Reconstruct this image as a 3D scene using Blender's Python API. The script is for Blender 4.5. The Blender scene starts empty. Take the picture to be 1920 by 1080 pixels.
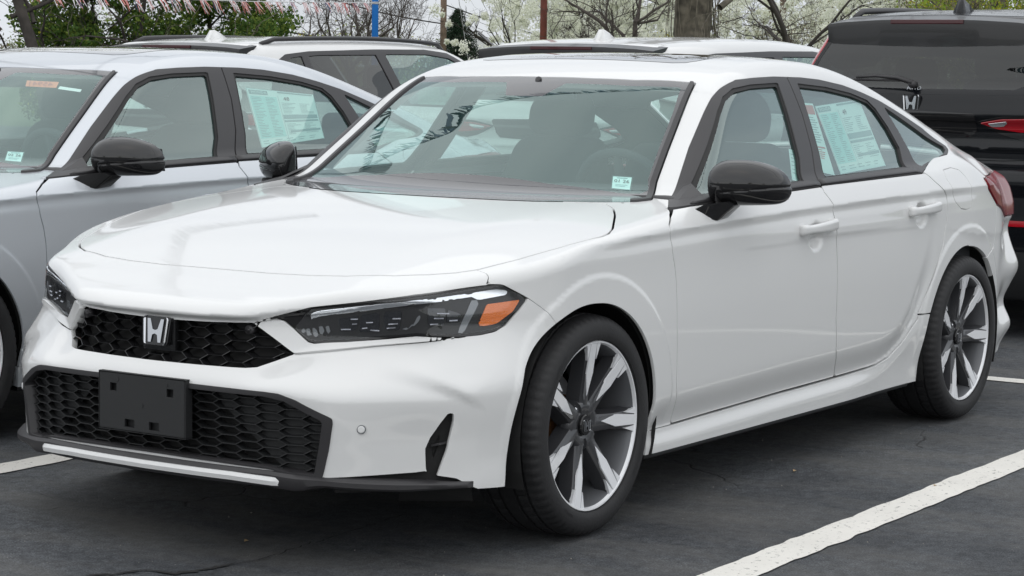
import bpy, bmesh, math, random
import numpy as np
from mathutils import Matrix, Vector
random.seed(7); RNG = np.random.default_rng(11)
SC = bpy.context.scene
COL = SC.collection
# ------------------------------------------------------------------ camera, sky, sun, exposure
cam_d = bpy.data.cameras.new('camera'); cam = bpy.data.objects.new('camera', cam_d); COL.objects.link(cam)
CAMPOS = (5.349, 4.1385, 1.3409)
def _cam():
    yaw, pitch, roll = 3.7272, 0.0997, 0.0158
    f = np.array([math.cos(yaw)*math.cos(pitch), math.sin(yaw)*math.cos(pitch), -math.sin(pitch)])
    r = np.cross(f, [0, 0, 1]); r /= np.linalg.norm(r); u = np.cross(r, f)
    c, s = math.cos(roll), math.sin(roll)
    r, u = c*r+s*u, -s*r+c*u
    return Matrix(((r[0], u[0], -f[0], CAMPOS[0]), (r[1], u[1], -f[1], CAMPOS[1]), (r[2], u[2], -f[2], CAMPOS[2]), (0, 0, 0, 1)))
cam.matrix_world = _cam()
cam_d.sensor_width = 36; cam_d.lens = 4155.6/1920*36; cam_d.clip_start = .1; cam_d.clip_end = 3000
cam_d.dof.use_dof = False
SC.camera = cam
world = bpy.data.worlds.new('World'); SC.world = world; world.use_nodes = True
SUN_EL, SUN_AZ = math.radians(70), math.radians(25)      # azimuth of the sun measured from +X towards +Y
def _world():
    nt = world.node_tree; n = nt.nodes; L = nt.links; bg = n['Background']
    sky = n.new('ShaderNodeTexSky'); sky.sky_type = 'NISHITA'; sky.sun_disc = False
    sky.sun_elevation = SUN_EL; sky.sun_rotation = math.pi/2-SUN_AZ
    sky.air_density = 1.0; sky.dust_density = 2.5; sky.ozone_density = 1.0
    tc = n.new('ShaderNodeTexCoord'); mp = n.new('ShaderNodeMapping'); mp.inputs['Scale'].default_value = (1, 1, 3.2)
    L.new(tc.outputs['Generated'], mp.inputs['Vector'])
    no = n.new('ShaderNodeTexNoise'); no.inputs['Scale'].default_value = 2.3; no.inputs['Detail'].default_value = 7; no.inputs['Roughness'].default_value = .56
    no.inputs['Distortion'].default_value = .4
    L.new(mp.outputs[0], no.inputs['Vector'])
    rp = n.new('ShaderNodeValToRGB'); rp.color_ramp.elements[0].position = .28; rp.color_ramp.elements[1].position = .62
    rp.color_ramp.elements[0].color = (.62, .62, .62, 1)
    L.new(no.outputs['Fac'], rp.inputs[0])
    no2 = n.new('ShaderNodeTexNoise'); no2.inputs['Scale'].default_value = 2.6; no2.inputs['Detail'].default_value = 4
    L.new(mp.outputs[0], no2.inputs['Vector'])
    r2 = n.new('ShaderNodeValToRGB'); r2.color_ramp.elements[0].position = .35; r2.color_ramp.elements[1].position = .65
    r2.color_ramp.elements[0].color = (8.7, 9.2, 9.9, 1); r2.color_ramp.elements[1].color = (9.9, 10.3, 10.7, 1)
    L.new(no2.outputs['Fac'], r2.inputs[0])
    mx = n.new('ShaderNodeMix'); mx.data_type = 'RGBA'
    L.new(rp.outputs[0], mx.inputs[0]); L.new(sky.outputs[0], mx.inputs[6]); L.new(r2.outputs[0], mx.inputs[7])
    L.new(mx.outputs[2], bg.inputs['Color']); bg.inputs['Strength'].default_value = .1
_world()
sun_d = bpy.data.lights.new('sun', 'SUN'); sun_d.energy = 1.75; sun_d.angle = math.radians(150); sun_d.color = (1, .97, .92)
sun = bpy.data.objects.new('sun', sun_d); COL.objects.link(sun)
_sd = Vector((math.cos(SUN_EL)*math.cos(SUN_AZ), math.cos(SUN_EL)*math.sin(SUN_AZ), math.sin(SUN_EL)))
sun.rotation_euler = _sd.to_track_quat('Z', 'Y').to_euler(); sun.location = _sd*50
SC.view_settings.view_transform = 'Standard'; SC.view_settings.look = 'None'
SC.view_settings.exposure = -.10; SC.view_settings.gamma = 1.0
SC.render.engine = 'CYCLES'; SC.cycles.max_bounces = 10; SC.cycles.transparent_max_bounces = 16; SC.cycles.transmission_bounces = 6
SC.cycles.glossy_bounces = 5; SC.cycles.diffuse_bounces = 4; SC.cycles.caustics_reflective = False; SC.cycles.caustics_refractive = False

# ------------------------------------------------------------------ materials
MATS = {}
def mat(name, color=(.5, .5, .5), rough=.5, metal=0., coat=0., spec=.5, coat_rough=.03, bump=None, vary=None, alpha=None):
    """principled material; bump=(scale,strength), vary=(scale,amount)"""
    if name in MATS: return MATS[name]
    m = bpy.data.materials.new(name); m.use_nodes = True; MATS[name] = m
    nt = m.node_tree; b = nt.nodes['Principled BSDF']
    b.inputs['Base Color'].default_value = (*color, 1); b.inputs['Roughness'].default_value = rough
    b.inputs['Metallic'].default_value = metal; b.inputs['Coat Weight'].default_value = coat
    b.inputs['Coat Roughness'].default_value = coat_rough; b.inputs['Specular IOR Level'].default_value = spec
    tc = None
    if vary or bump:
        tc = nt.nodes.new('ShaderNodeTexCoord')
    if vary:
        no = nt.nodes.new('ShaderNodeTexNoise'); no.inputs['Scale'].default_value = vary[0]; no.inputs['Detail'].default_value = 5
        nt.links.new(tc.outputs['Object'], no.inputs['Vector'])
        mr = nt.nodes.new('ShaderNodeMapRange'); mr.inputs[1].default_value = .3; mr.inputs[2].default_value = .7
        mr.inputs[3].default_value = 1-vary[1]; mr.inputs[4].default_value = 1+vary[1]
        nt.links.new(no.outputs['Fac'], mr.inputs[0])
        mu = nt.nodes.new('ShaderNodeVectorMath'); mu.operation = 'SCALE'; mu.inputs[0].default_value = color
        nt.links.new(mr.outputs[0], mu.inputs['Scale']); nt.links.new(mu.outputs[0], b.inputs['Base Color'])
    if bump:
        no = nt.nodes.new('ShaderNodeTexNoise'); no.inputs['Scale'].default_value = bump[0]; no.inputs['Detail'].default_value = 4
        nt.links.new(tc.outputs['Object'], no.inputs['Vector'])
        bp = nt.nodes.new('ShaderNodeBump'); bp.inputs['Strength'].default_value = bump[1]; bp.inputs['Distance'].default_value = .01
        nt.links.new(no.outputs['Fac'], bp.inputs['Height']); nt.links.new(bp.outputs[0], b.inputs['Normal'])
    return m
def glassmat(name, tint, ior=1.52, rough=0.0, haze=0.0, haze_col=(.6, .65, .65), refl=(.96, .98, .98)):
    if name in MATS: return MATS[name]
    m = bpy.data.materials.new(name); m.use_nodes = True; MATS[name] = m
    nt = m.node_tree; nt.nodes.clear(); n = nt.nodes; L = nt.links
    out = n.new('ShaderNodeOutputMaterial'); mix = n.new('ShaderNodeMixShader'); tr = n.new('ShaderNodeBsdfTransparent'); gl = n.new('ShaderNodeBsdfGlossy')
    fr = n.new('ShaderNodeFresnel'); ge = n.new('ShaderNodeNewGeometry'); mi = n.new('ShaderNodeMapRange')
    mi.inputs[3].default_value = ior; mi.inputs[4].default_value = 1/ior       # a pane reflects the same from both sides
    L.new(ge.outputs['Backfacing'], mi.inputs[0]); L.new(mi.outputs[0], fr.inputs['IOR'])
    # two glass faces reflect: R2 = 2R/(1+R)
    a = n.new('ShaderNodeMath'); a.operation = 'MULTIPLY'; a.inputs[1].default_value = 2
    b = n.new('ShaderNodeMath'); b.operation = 'ADD'; b.inputs[1].default_value = 1
    c = n.new('ShaderNodeMath'); c.operation = 'DIVIDE'
    L.new(fr.outputs[0], a.inputs[0]); L.new(fr.outputs[0], b.inputs[0]); L.new(a.outputs[0], c.inputs[0]); L.new(b.outputs[0], c.inputs[1])
    tr.inputs[0].default_value = (*tint, 1); gl.inputs['Roughness'].default_value = rough
    gl.inputs[0].default_value = (*refl, 1)
    src = tr
    if haze > 0:
        df = n.new('ShaderNodeBsdfDiffuse'); df.inputs[0].default_value = (*haze_col, 1)
        m2 = n.new('ShaderNodeMixShader'); m2.inputs[0].default_value = haze; L.new(tr.outputs[0], m2.inputs[1]); L.new(df.outputs[0], m2.inputs[2]); src = m2
    L.new(c.outputs[0], mix.inputs[0]); L.new(src.outputs[0], mix.inputs[1]); L.new(gl.outputs[0], mix.inputs[2]); L.new(mix.outputs[0], out.inputs[0])
    return m
M_WHITE = mat('pearl_white_paint', (.695, .70, .695), .42, 0, .9, coat_rough=.045)
M_FIN = mat('bright_lamp_edge', (.30, .31, .34), .25, .6)
M_SPOKEF = mat('grey_spoke_facet', (.13, .133, .14), .4, .4, .4)
M_SILVER = mat('silver_paint', (.555, .585, .62), .34, .5, 1.0)
M_BLACKP = mat('black_paint', (.006, .007, .009), .2, 0, .3, .2)
M_GLOSS = mat('gloss_black_plastic', (.012, .012, .013), .02, 0, .35, .4)
M_SEAL = mat('rubber_seal', (.006, .006, .006), .6)
M_TRIM = mat('satin_black_trim', (.030, .029, .031), .42, 0, 0)
M_PLASTIC = mat('textured_black_plastic', (.015, .016, .017), .55, 0, 0, bump=(900, .25))
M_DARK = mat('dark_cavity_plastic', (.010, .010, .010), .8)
M_CHROME = mat('chrome', (.56, .57, .59), .12, 1.0)
M_MACH = mat('machined_aluminium', (.82, .83, .85), .40, .25, .5)
M_WHEEL = mat('dark_grey_wheel_paint', (.042, .043, .047), .36, .25, .5)
M_BARREL = mat('grey_wheel_barrel', (.13, .135, .145), .45, .3, .2)
M_RUBBER = mat('tyre_rubber', (.014, .014, .015), .66, bump=(160, .12), vary=(14, .18))
M_RUST = mat('rusty_disc_hat', (.28, .13, .05), .7, .3, vary=(60, .3))
M_DISC = mat('brake_disc_steel', (.35, .35, .36), .35, .9)
M_SEAT = mat('seat_fabric', (.040, .043, .046), .9, spec=.1)
M_LINER = mat('headliner_fabric', (.30, .31, .30), .9)
M_SMOKE = mat('smoked_grey_bar', (.20, .21, .22), .25, .3, .6)
M_CELL = mat('lamp_cell_dark', (.035, .037, .042), .12, .5, .8)
M_INNER = mat('interior_trim', (.040, .042, .045), .85, spec=.1)
M_GLASS = glassmat('window_glass', (.74, .90, .86), 1.80, haze=.06, haze_col=(.36, .70, .66), refl=(.88, .98, .96))
M_ROOFGLASS = mat('dark_roof_glass', (.012, .012, .014), .03, 0, 1.0)
M_WSGLASS = glassmat('windshield_glass', (.80, .95, .92), 1.56, haze=.04, haze_col=(.30, .72, .70), refl=(.84, .98, .96))
M_PRIV = glassmat('privacy_glass', (.16, .17, .175), 1.40)
M_LENS = glassmat('clear_lens', (.93, .94, .95), 1.28)
M_FRIT = mat('ceramic_frit', (.030, .031, .036), .25, 0, 1.0)
M_AMBER = mat('amber_reflector', (.85, .20, .03), .2, 0, 1.0, bump=(300, .4))
M_RED = mat('red_lens', (.40, .006, .015), .12, 0, 1.0)
M_REDDARK = mat('dark_red_lens', (.19, .006, .013), .2, 0, .1, .3)
M_CLEARWHITE = mat('frosted_clear_plastic', (.90, .92, .95), .16, .8, 1.0)
M_LAMPIN = mat('lamp_inner_black', (.012, .012, .013), .5, 0, 0)
M_CALIPER = mat('cast_caliper', (.20, .21, .22), .5, .6)
M_PAPER = mat('sticker_paper', (.70, .86, .84), .6)
M_PAPERT = mat('sticker_paper_tint', (.42, .76, .74), .6)
M_INK = mat('sticker_ink', (.22, .36, .38), .7)
M_INKRED = mat('sticker_red_ink', (.55, .12, .10), .7)
M_INKBLACK = mat('sticker_black_ink', (.02, .04, .04), .7)

# ------------------------------------------------------------------ object helpers
def link(o, parent=None):
    COL.objects.link(o)
    if parent is not None: o.parent = parent
    return o
def thing(name, label, cat, loc=(0, 0, 0), rotz=0., group=None):
    o = bpy.data.objects.new(name, None); o.empty_display_size = .2
    o.location = loc; o.rotation_euler = (0, 0, rotz)
    return tag(link(o), label, cat, group)
def tag(o, label=None, cat=None, group=None, kind=None):
    if label: o['label'] = label
    if cat: o['category'] = cat
    if group: o['group'] = group
    if kind: o['kind'] = kind
    return o
def empty(name, parent, loc=(0, 0, 0)):
    o = bpy.data.objects.new(name, None); o.location = loc; o.empty_display_size = .1
    return link(o, parent)
def fastmesh(name, V, F, loopn=None, mats=(), smooth=False, fm=None):
    """V (n,3), F list/array of faces with equal corner count; loopn per-loop normals"""
    me = bpy.data.meshes.new(name)
    V = np.asarray(V, np.float32); F = np.asarray(F, np.int32); k = F.shape[1]
    me.vertices.add(len(V)); me.vertices.foreach_set('co', V.ravel())
    me.loops.add(F.size); me.loops.foreach_set('vertex_index', F.ravel())
    me.polygons.add(len(F)); me.polygons.foreach_set('loop_start', np.arange(0, F.size, k, dtype=np.int32))
    me.polygons.foreach_set('loop_total', np.full(len(F), k, np.int32)) if hasattr(me.polygons[0] if len(F) else None, 'loop_total') and False else None
    if fm is not None: me.polygons.foreach_set('material_index', np.asarray(fm, np.int32))
    me.update(calc_edges=True); me.validate(clean_customdata=False)
    me.polygons.foreach_set('use_smooth', np.full(len(me.polygons), bool(smooth or loopn is not None)))
    for m in mats: me.materials.append(m)
    if loopn is not None and len(me.loops) == len(loopn):
        me.normals_split_custom_set(np.asarray(loopn, np.float32).tolist())
    return me
class MB:
    """collects faces and builds one mesh"""
    def __init__(s): s.v = []; s.f = []; s.m = []; s.cur = 0
    def add(s, V, F):
        o = len(s.v); s.v += [tuple(map(float, p)) for p in V]; s.f += [[o+i for i in f] for f in F]; s.m += [s.cur]*len(F)
    def box(s, c, d, R=None):
        V = [(sx*d[0]/2, sy*d[1]/2, sz*d[2]/2) for sx in (-1, 1) for sy in (-1, 1) for sz in (-1, 1)]
        if R is not None: V = [tuple(R @ Vector(p)) for p in V]
        s.add([(p[0]+c[0], p[1]+c[1], p[2]+c[2]) for p in V], [(0, 1, 3, 2), (4, 6, 7, 5), (0, 4, 5, 1), (2, 3, 7, 6), (0, 2, 6, 4), (1, 5, 7, 3)])
    def tube(s, pts, rad, n=8, cap=True):
        pts = [Vector(p) for p in pts]; rad = rad if hasattr(rad, '__len__') else [rad]*len(pts)
        o = len(s.v); prev = None; rings = []
        for i, p in enumerate(pts):
            t = (pts[min(i+1, len(pts)-1)]-pts[max(i-1, 0)]).normalized()
            if prev is None:
                a = t.cross(Vector((0, 0, 1)));
                if a.length < 1e-3: a = t.cross(Vector((1, 0, 0)))
            else: a = prev-t*prev.dot(t)
            a.normalize(); prev = a; b = t.cross(a)
            rings.append([p+(a*math.cos(q)+b*math.sin(q))*rad[i] for q in [2*math.pi*k/n for k in range(n)]])
        V = [q for r in rings for q in r]; F = []
        for i in range(len(pts)-1):
            for k in range(n): F.append((i*n+k, i*n+(k+1) % n, (i+1)*n+(k+1) % n, (i+1)*n+k))
        if cap: F.append(tuple(range(n))[::-1]); F.append(tuple((len(pts)-1)*n+k for k in range(n)))
        s.add(V, F)
    def prism(s, poly, h0, h1, fn):
        """2-D polygon extruded between heights h0 (back) and h1 (front); fn(u,v,h)->xyz"""
        n = len(poly); V = [fn(u, v, h0) for u, v in poly]+[fn(u, v, h1) for u, v in poly]
        F = [tuple(range(n, 2*n)), tuple(range(n))[::-1]]+[(i, (i+1) % n, n+(i+1) % n, n+i) for i in range(n)]
        s.add(V, F)
    def lathe(s, prof, n, fn, close=False):
        """prof list of (a,r); fn(a,r,ang)->xyz"""
        V = [fn(a, r, 2*math.pi*k/n) for a, r in prof for k in range(n)]; m = len(prof); F = []
        for i in range(m if close else m-1):
            j = (i+1) % m
            for k in range(n): F.append((i*n+k, i*n+(k+1) % n, j*n+(k+1) % n, j*n+k))
        s.add(V, F)
    def build(s, name, mats, parent=None, smooth=False, bevel=0., recalc=True, angle=None):
        me = bpy.data.meshes.new(name); me.from_pydata(s.v, [], s.f)
        mats = mats if isinstance(mats, (list, tuple)) else [mats]
        for m in mats: me.materials.append(m)
        me.polygons.foreach_set('material_index', s.m)
        bm = bmesh.new(); bm.from_mesh(me)
        if recalc: bmesh.ops.recalc_face_normals(bm, faces=bm.faces)
        if bevel > 0: bmesh.ops.bevel(bm, geom=[e for e in bm.edges if e.is_manifold and e.calc_face_angle(0) > .5], offset=bevel, segments=2, profile=.7, affect='EDGES', clamp_overlap=True)
        bm.to_mesh(me); bm.free()
        me.polygons.foreach_set('use_smooth', [bool(smooth)]*len(me.polygons))
        if smooth and angle: me.set_sharp_from_angle(angle=math.radians(angle))
        return link(bpy.data.objects.new(name, me), parent)
def iso_part(name, f, lo, hi, h, mats, parent, mirror=False):
    V, T = isomesh(f, lo, hi, h); g, _ = grad(f, V); N = g/np.maximum(np.linalg.norm(g, axis=1), 1e-6)[:, None]
    if mirror: V = V*[1, -1, 1]; N = N*[1, -1, 1]; T = T[:, ::-1]
    me = fastmesh(name, V, T, N[T.ravel()], mats if isinstance(mats, (list, tuple)) else [mats])
    return link(bpy.data.objects.new(name, me), parent)
def sdbox(x, y, z, c, d, r):
    qx = np.abs(x-c[0])-d[0]+r; qy = np.abs(y-c[1])-d[1]+r; qz = np.abs(z-c[2])-d[2]+r
    return np.sqrt(np.maximum(qx, 0)**2+np.maximum(qy, 0)**2+np.maximum(qz, 0)**2)+np.minimum(np.maximum(qx, np.maximum(qy, qz)), 0)-r
# ---------- numeric helpers ----------
def pchip(x, xs, ys):
    x=np.asarray(x,float); xs=np.asarray(xs,float); ys=np.asarray(ys,float)
    if xs[0]>xs[-1]: xs=xs[::-1]; ys=ys[::-1]
    h=np.diff(xs); d=np.diff(ys)/h
    m=np.zeros_like(ys)
    if len(xs)>2:
        w1=2*h[1:]+h[:-1]; w2=h[1:]+2*h[:-1]
        ok=(d[:-1]*d[1:])>0
        with np.errstate(all='ignore'):
            mm=(w1+w2)/(w1/d[:-1]+w2/d[1:])
        m[1:-1]=np.where(ok,mm,0)
    m[0]=d[0]; m[-1]=d[-1]
    xc=np.clip(x,xs[0],xs[-1])
    i=np.clip(np.searchsorted(xs,xc)-1,0,len(xs)-2)
    t=(xc-xs[i])/h[i]
    v=(2*t**3-3*t**2+1)*ys[i]+(t**3-2*t**2+t)*h[i]*m[i]+(-2*t**3+3*t**2)*ys[i+1]+(t**3-t**2)*h[i]*m[i+1]
    return v+np.where(x<xs[0],(x-xs[0])*m[0],0)+np.where(x>xs[-1],(x-xs[-1])*m[-1],0)
def cub(x, xs, ys):
    """natural-ish cubic (catmull-rom tangents), smoother than pchip"""
    x=np.asarray(x,float); xs=np.asarray(xs,float); ys=np.asarray(ys,float)
    if xs[0]>xs[-1]: xs=xs[::-1]; ys=ys[::-1]
    h=np.diff(xs); d=np.diff(ys)/h; m=np.zeros_like(ys)
    m[1:-1]=(d[:-1]*h[1:]+d[1:]*h[:-1])/(h[1:]+h[:-1]); m[0]=d[0]; m[-1]=d[-1]
    xc=np.clip(x,xs[0],xs[-1])
    i=np.clip(np.searchsorted(xs,xc)-1,0,len(xs)-2)
    t=(xc-xs[i])/h[i]
    v=(2*t**3-3*t**2+1)*ys[i]+(t**3-2*t**2+t)*h[i]*m[i]+(-2*t**3+3*t**2)*ys[i+1]+(t**3-t**2)*h[i]*m[i+1]
    return v+np.where(x<xs[0],(x-xs[0])*m[0],0)+np.where(x>xs[-1],(x-xs[-1])*m[-1],0)
def sstep(x,a,b):
    t=np.clip((x-a)/(b-a),0,1); return t*t*(3-2*t)
class Tab:
    def __init__(s,fn,u0,u1,v0,v1,h):
        s.u0,s.v0,s.h=u0,v0,h
        s.nu=int(np.ceil((u1-u0)/h))+1; s.nv=int(np.ceil((v1-v0)/h))+1
        U=u0+h*np.arange(s.nu); V=v0+h*np.arange(s.nv)
        s.T=np.asarray(fn(U[:,None]+0*V[None,:],V[None,:]+0*U[:,None]),float)
    def __call__(s,u,v):
        a=np.clip((np.asarray(u)-s.u0)/s.h,1.001,s.nu-2.01); b=np.clip((np.asarray(v)-s.v0)/s.h,1.001,s.nv-2.01)
        a,b=np.broadcast_arrays(a,b)
        i=a.astype(int); j=b.astype(int); t=a-i; w=b-j
        def bs(t): return [(1-t)**3/6,(3*t**3-6*t**2+4)/6,(-3*t**3+3*t**2+3*t+1)/6,t**3/6]
        B=bs(t); D=bs(w); r=0
        for p in range(4):
            for q in range(4): r=r+B[p]*D[q]*s.T[i+p-1,j+q-1]
        return r
def smax(a,b,r):
    h=np.maximum(r-np.abs(a-b),0)/r
    return np.maximum(a,b)+h*h*r*.25
def smin(a,b,r): return -smax(-a,-b,r)
def polysd(px,py,poly):
    """signed distance (negative inside) of points to a closed 2-D polygon"""
    P=np.asarray(poly,float); n=len(P); d=np.full(px.shape,1e9); ins=np.zeros(px.shape,bool)
    for k in range(n):
        ax,ay=P[k]; bx,by=P[(k+1)%n]; ex,ey=bx-ax,by-ay
        t=np.clip(((px-ax)*ex+(py-ay)*ey)/(ex*ex+ey*ey+1e-12),0,1)
        d=np.minimum(d,(px-ax-t*ex)**2+(py-ay-t*ey)**2)
        c=((ay>py)!=(by>py))
        if abs(by-ay)>1e-12: ins^=c&(px<(bx-ax)*(py-ay)/(by-ay)+ax)
    return np.where(ins,-1,1)*np.sqrt(d)
def linesd(px,py,pts):
    """distance to an open polyline"""
    P=np.asarray(pts,float); d=np.full(np.shape(px),1e9)
    for k in range(len(P)-1):
        ax,ay=P[k]; ex,ey=P[k+1]-P[k]
        t=np.clip(((px-ax)*ex+(py-ay)*ey)/(ex*ex+ey*ey+1e-12),0,1)
        d=np.minimum(d,(px-ax-t*ex)**2+(py-ay-t*ey)**2)
    return np.sqrt(d)
def isomesh(f,lo,hi,h,newton=3):
    """surface nets: vertices on f=0, quads oriented outwards (f>0 outside)"""
    n=[int(np.ceil((hi[k]-lo[k])/h))+1 for k in range(3)]
    ax=[lo[k]+h*np.arange(n[k]) for k in range(3)]
    F=np.empty(n,np.float32)
    for s in range(0,n[0],40):
        F[s:s+40]=f(ax[0][s:s+40][:,None,None],ax[1][None,:,None],ax[2][None,None,:])
    S=F<0
    cnt=np.zeros([k-1 for k in n],np.int8)
    for a in (0,1):
        for b in (0,1):
            for c in (0,1): cnt+=S[a:n[0]-1+a,b:n[1]-1+b,c:n[2]-1+c]
    act=(cnt>0)&(cnt<8)
    ids=-np.ones(act.shape,np.int64); I=np.argwhere(act); ids[act]=np.arange(len(I))
    acc=np.zeros((len(I),3)); w=np.zeros(len(I))
    for d in range(3):
        o=[k for k in range(3) if k!=d]
        for a in (0,1):
            for b in (0,1):
                st=np.zeros(3,int); st[o[0]]=a; st[o[1]]=b
                p=I+st; q=p.copy(); q[:,d]+=1
                fp=F[p[:,0],p[:,1],p[:,2]]; fq=F[q[:,0],q[:,1],q[:,2]]
                m=(fp<0)!=(fq<0)
                t=np.where(m,fp/np.where(m,fp-fq,1),0)
                pt=p.astype(float); pt[:,d]+=t
                acc[m]+=pt[m]; w[m]+=1
    V=np.array(lo)+h*acc/w[:,None]
    Q=[]
    for d in range(3):
        o=[(1,2),(2,0),(0,1)][d]
        sl0=[slice(None)]*3; sl1=[slice(None)]*3; sl0[d]=slice(0,-1); sl1[d]=slice(1,None)
        for k in o:
            sl0[k]=slice(1,-1); sl1[k]=slice(1,-1)
        A=S[tuple(sl0)]; B=S[tuple(sl1)]
        for sgn,M in ((1,A&~B),(-1,~A&B)):
            E=np.argwhere(M)
            for k in o: E[:,k]+=1
            c=[]
            for (u,v) in ((1,1),(0,1),(0,0),(1,0)):
                g=E.copy(); g[:,o[0]]-=u; g[:,o[1]]-=v; c.append(ids[g[:,0],g[:,1],g[:,2]])
            c=np.stack(c,1)
            if sgn<0: c=c[:,::-1]
            Q.append(c)
    Q=np.concatenate(Q); Q=Q[(Q>=0).all(1)]
    for _ in range(newton):
        g,fv=grad(f,V)
        V=V-np.clip(fv/np.maximum((g*g).sum(1),1e-3),-h,h)[:,None]*g
    T=np.concatenate([Q[:,[0,1,2]],Q[:,[0,2,3]]])
    return V,T
def grad(f,V,e=.0025):
    x,y,z=V.T
    g=np.stack([f(x+e,y,z)-f(x-e,y,z),f(x,y+e,z)-f(x,y-e,z),f(x,y,z+e)-f(x,y,z-e)],1)/(2*e)
    return g,f(x,y,z)
def clip(V,T,s,attrs=None):
    """keep the part of the triangle mesh where s<0; returns V,T,(boundary edges)"""
    ins=s<0; c=ins[T].sum(1)
    keep=T[c==3]
    newV=[V]; out=[keep]
    P=T[(c==1)|(c==2)]
    if len(P)==0: return compact(V,keep)
    # rotate so that the odd one is first
    cc=ins[P]; odd=np.where(cc.sum(1)==1,1,0)
    k=np.argmax(cc==odd[:,None].astype(bool),axis=1)
    P=np.stack([P[np.arange(len(P)),(k+j)%3] for j in range(3)],1)
    e=np.concatenate([P[:,[0,1]],P[:,[0,2]]]); es=np.sort(e,1)
    u,inv=np.unique(es[:,0]*(len(V)+1)+es[:,1],return_inverse=True)
    a=u//(len(V)+1); b=u%(len(V)+1)
    t=(s[a]/(s[a]-s[b]))[:,None]; NV=V[a]*(1-t)+V[b]*t
    inv=inv.reshape(-1)+len(V); i1=inv[:len(P)]; i2=inv[len(P):]
    o=odd==1
    out.append(np.stack([P[o,0],i1[o],i2[o]],1))
    n=~o
    out.append(np.stack([i1[n],P[n,1],P[n,2]],1)); out.append(np.stack([i1[n],P[n,2],i2[n]],1))
    return compact(np.concatenate([V,NV]),np.concatenate(out))
def compact(V,T):
    T=T[(T[:,0]!=T[:,1])&(T[:,1]!=T[:,2])&(T[:,0]!=T[:,2])]
    u,inv=np.unique(T,return_inverse=True)
    return V[u],inv.reshape(-1,3)
def weld(V,T,h=1e-4):
    key=np.round(V/h).astype(np.int64)
    u,idx,inv=np.unique(key,axis=0,return_index=True,return_inverse=True)
    return compact(V[idx],inv.reshape(-1)[T])
def bedges(T):
    e=np.concatenate([T[:,[0,1]],T[:,[1,2]],T[:,[2,0]]]); N=T.max()+1 if len(T) else 1
    k=e[:,0]*N+e[:,1]; r=e[:,1]*N+e[:,0]
    return e[~np.isin(k,r)]

def cubs(x, xs, ys, sig=.10):
    """cub() with its curve smoothed over sig metres: no ripples between the knots"""
    lo,hi=min(xs)-.5,max(xs)+.5; g=np.arange(lo,hi,.005); v=cub(g,xs,ys); n=int(3*sig/.005); k=np.exp(-.5*(np.arange(-n,n+1)*.005/sig)**2); k/=k.sum()
    v=np.convolve(np.pad(v,n,'edge'),k,'valid'); return np.interp(x,g,v)
def blur(T,h,sx,sy):
    for ax,s in ((0,sx),(1,sy)):
        n=int(3*s/h); k=np.exp(-.5*(np.arange(-n,n+1)*h/s)**2); k/=k.sum()
        pad=[(0,0),(0,0)]; pad[ax]=(n,n)
        P=np.pad(T,pad,'reflect',reflect_type='odd'); T=np.apply_along_axis(lambda v:np.convolve(v,k,'valid'),ax,P)
    return T
def ringd(x,z,cx,cz): return np.hypot(x-cx,z-cz)
def crease_z(x): return pchip(x,[-3.7,-2.6,-1.5,-.7,-.2,.35,.65],[.905,.902,.888,.869,.852,.828,.80])
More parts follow.
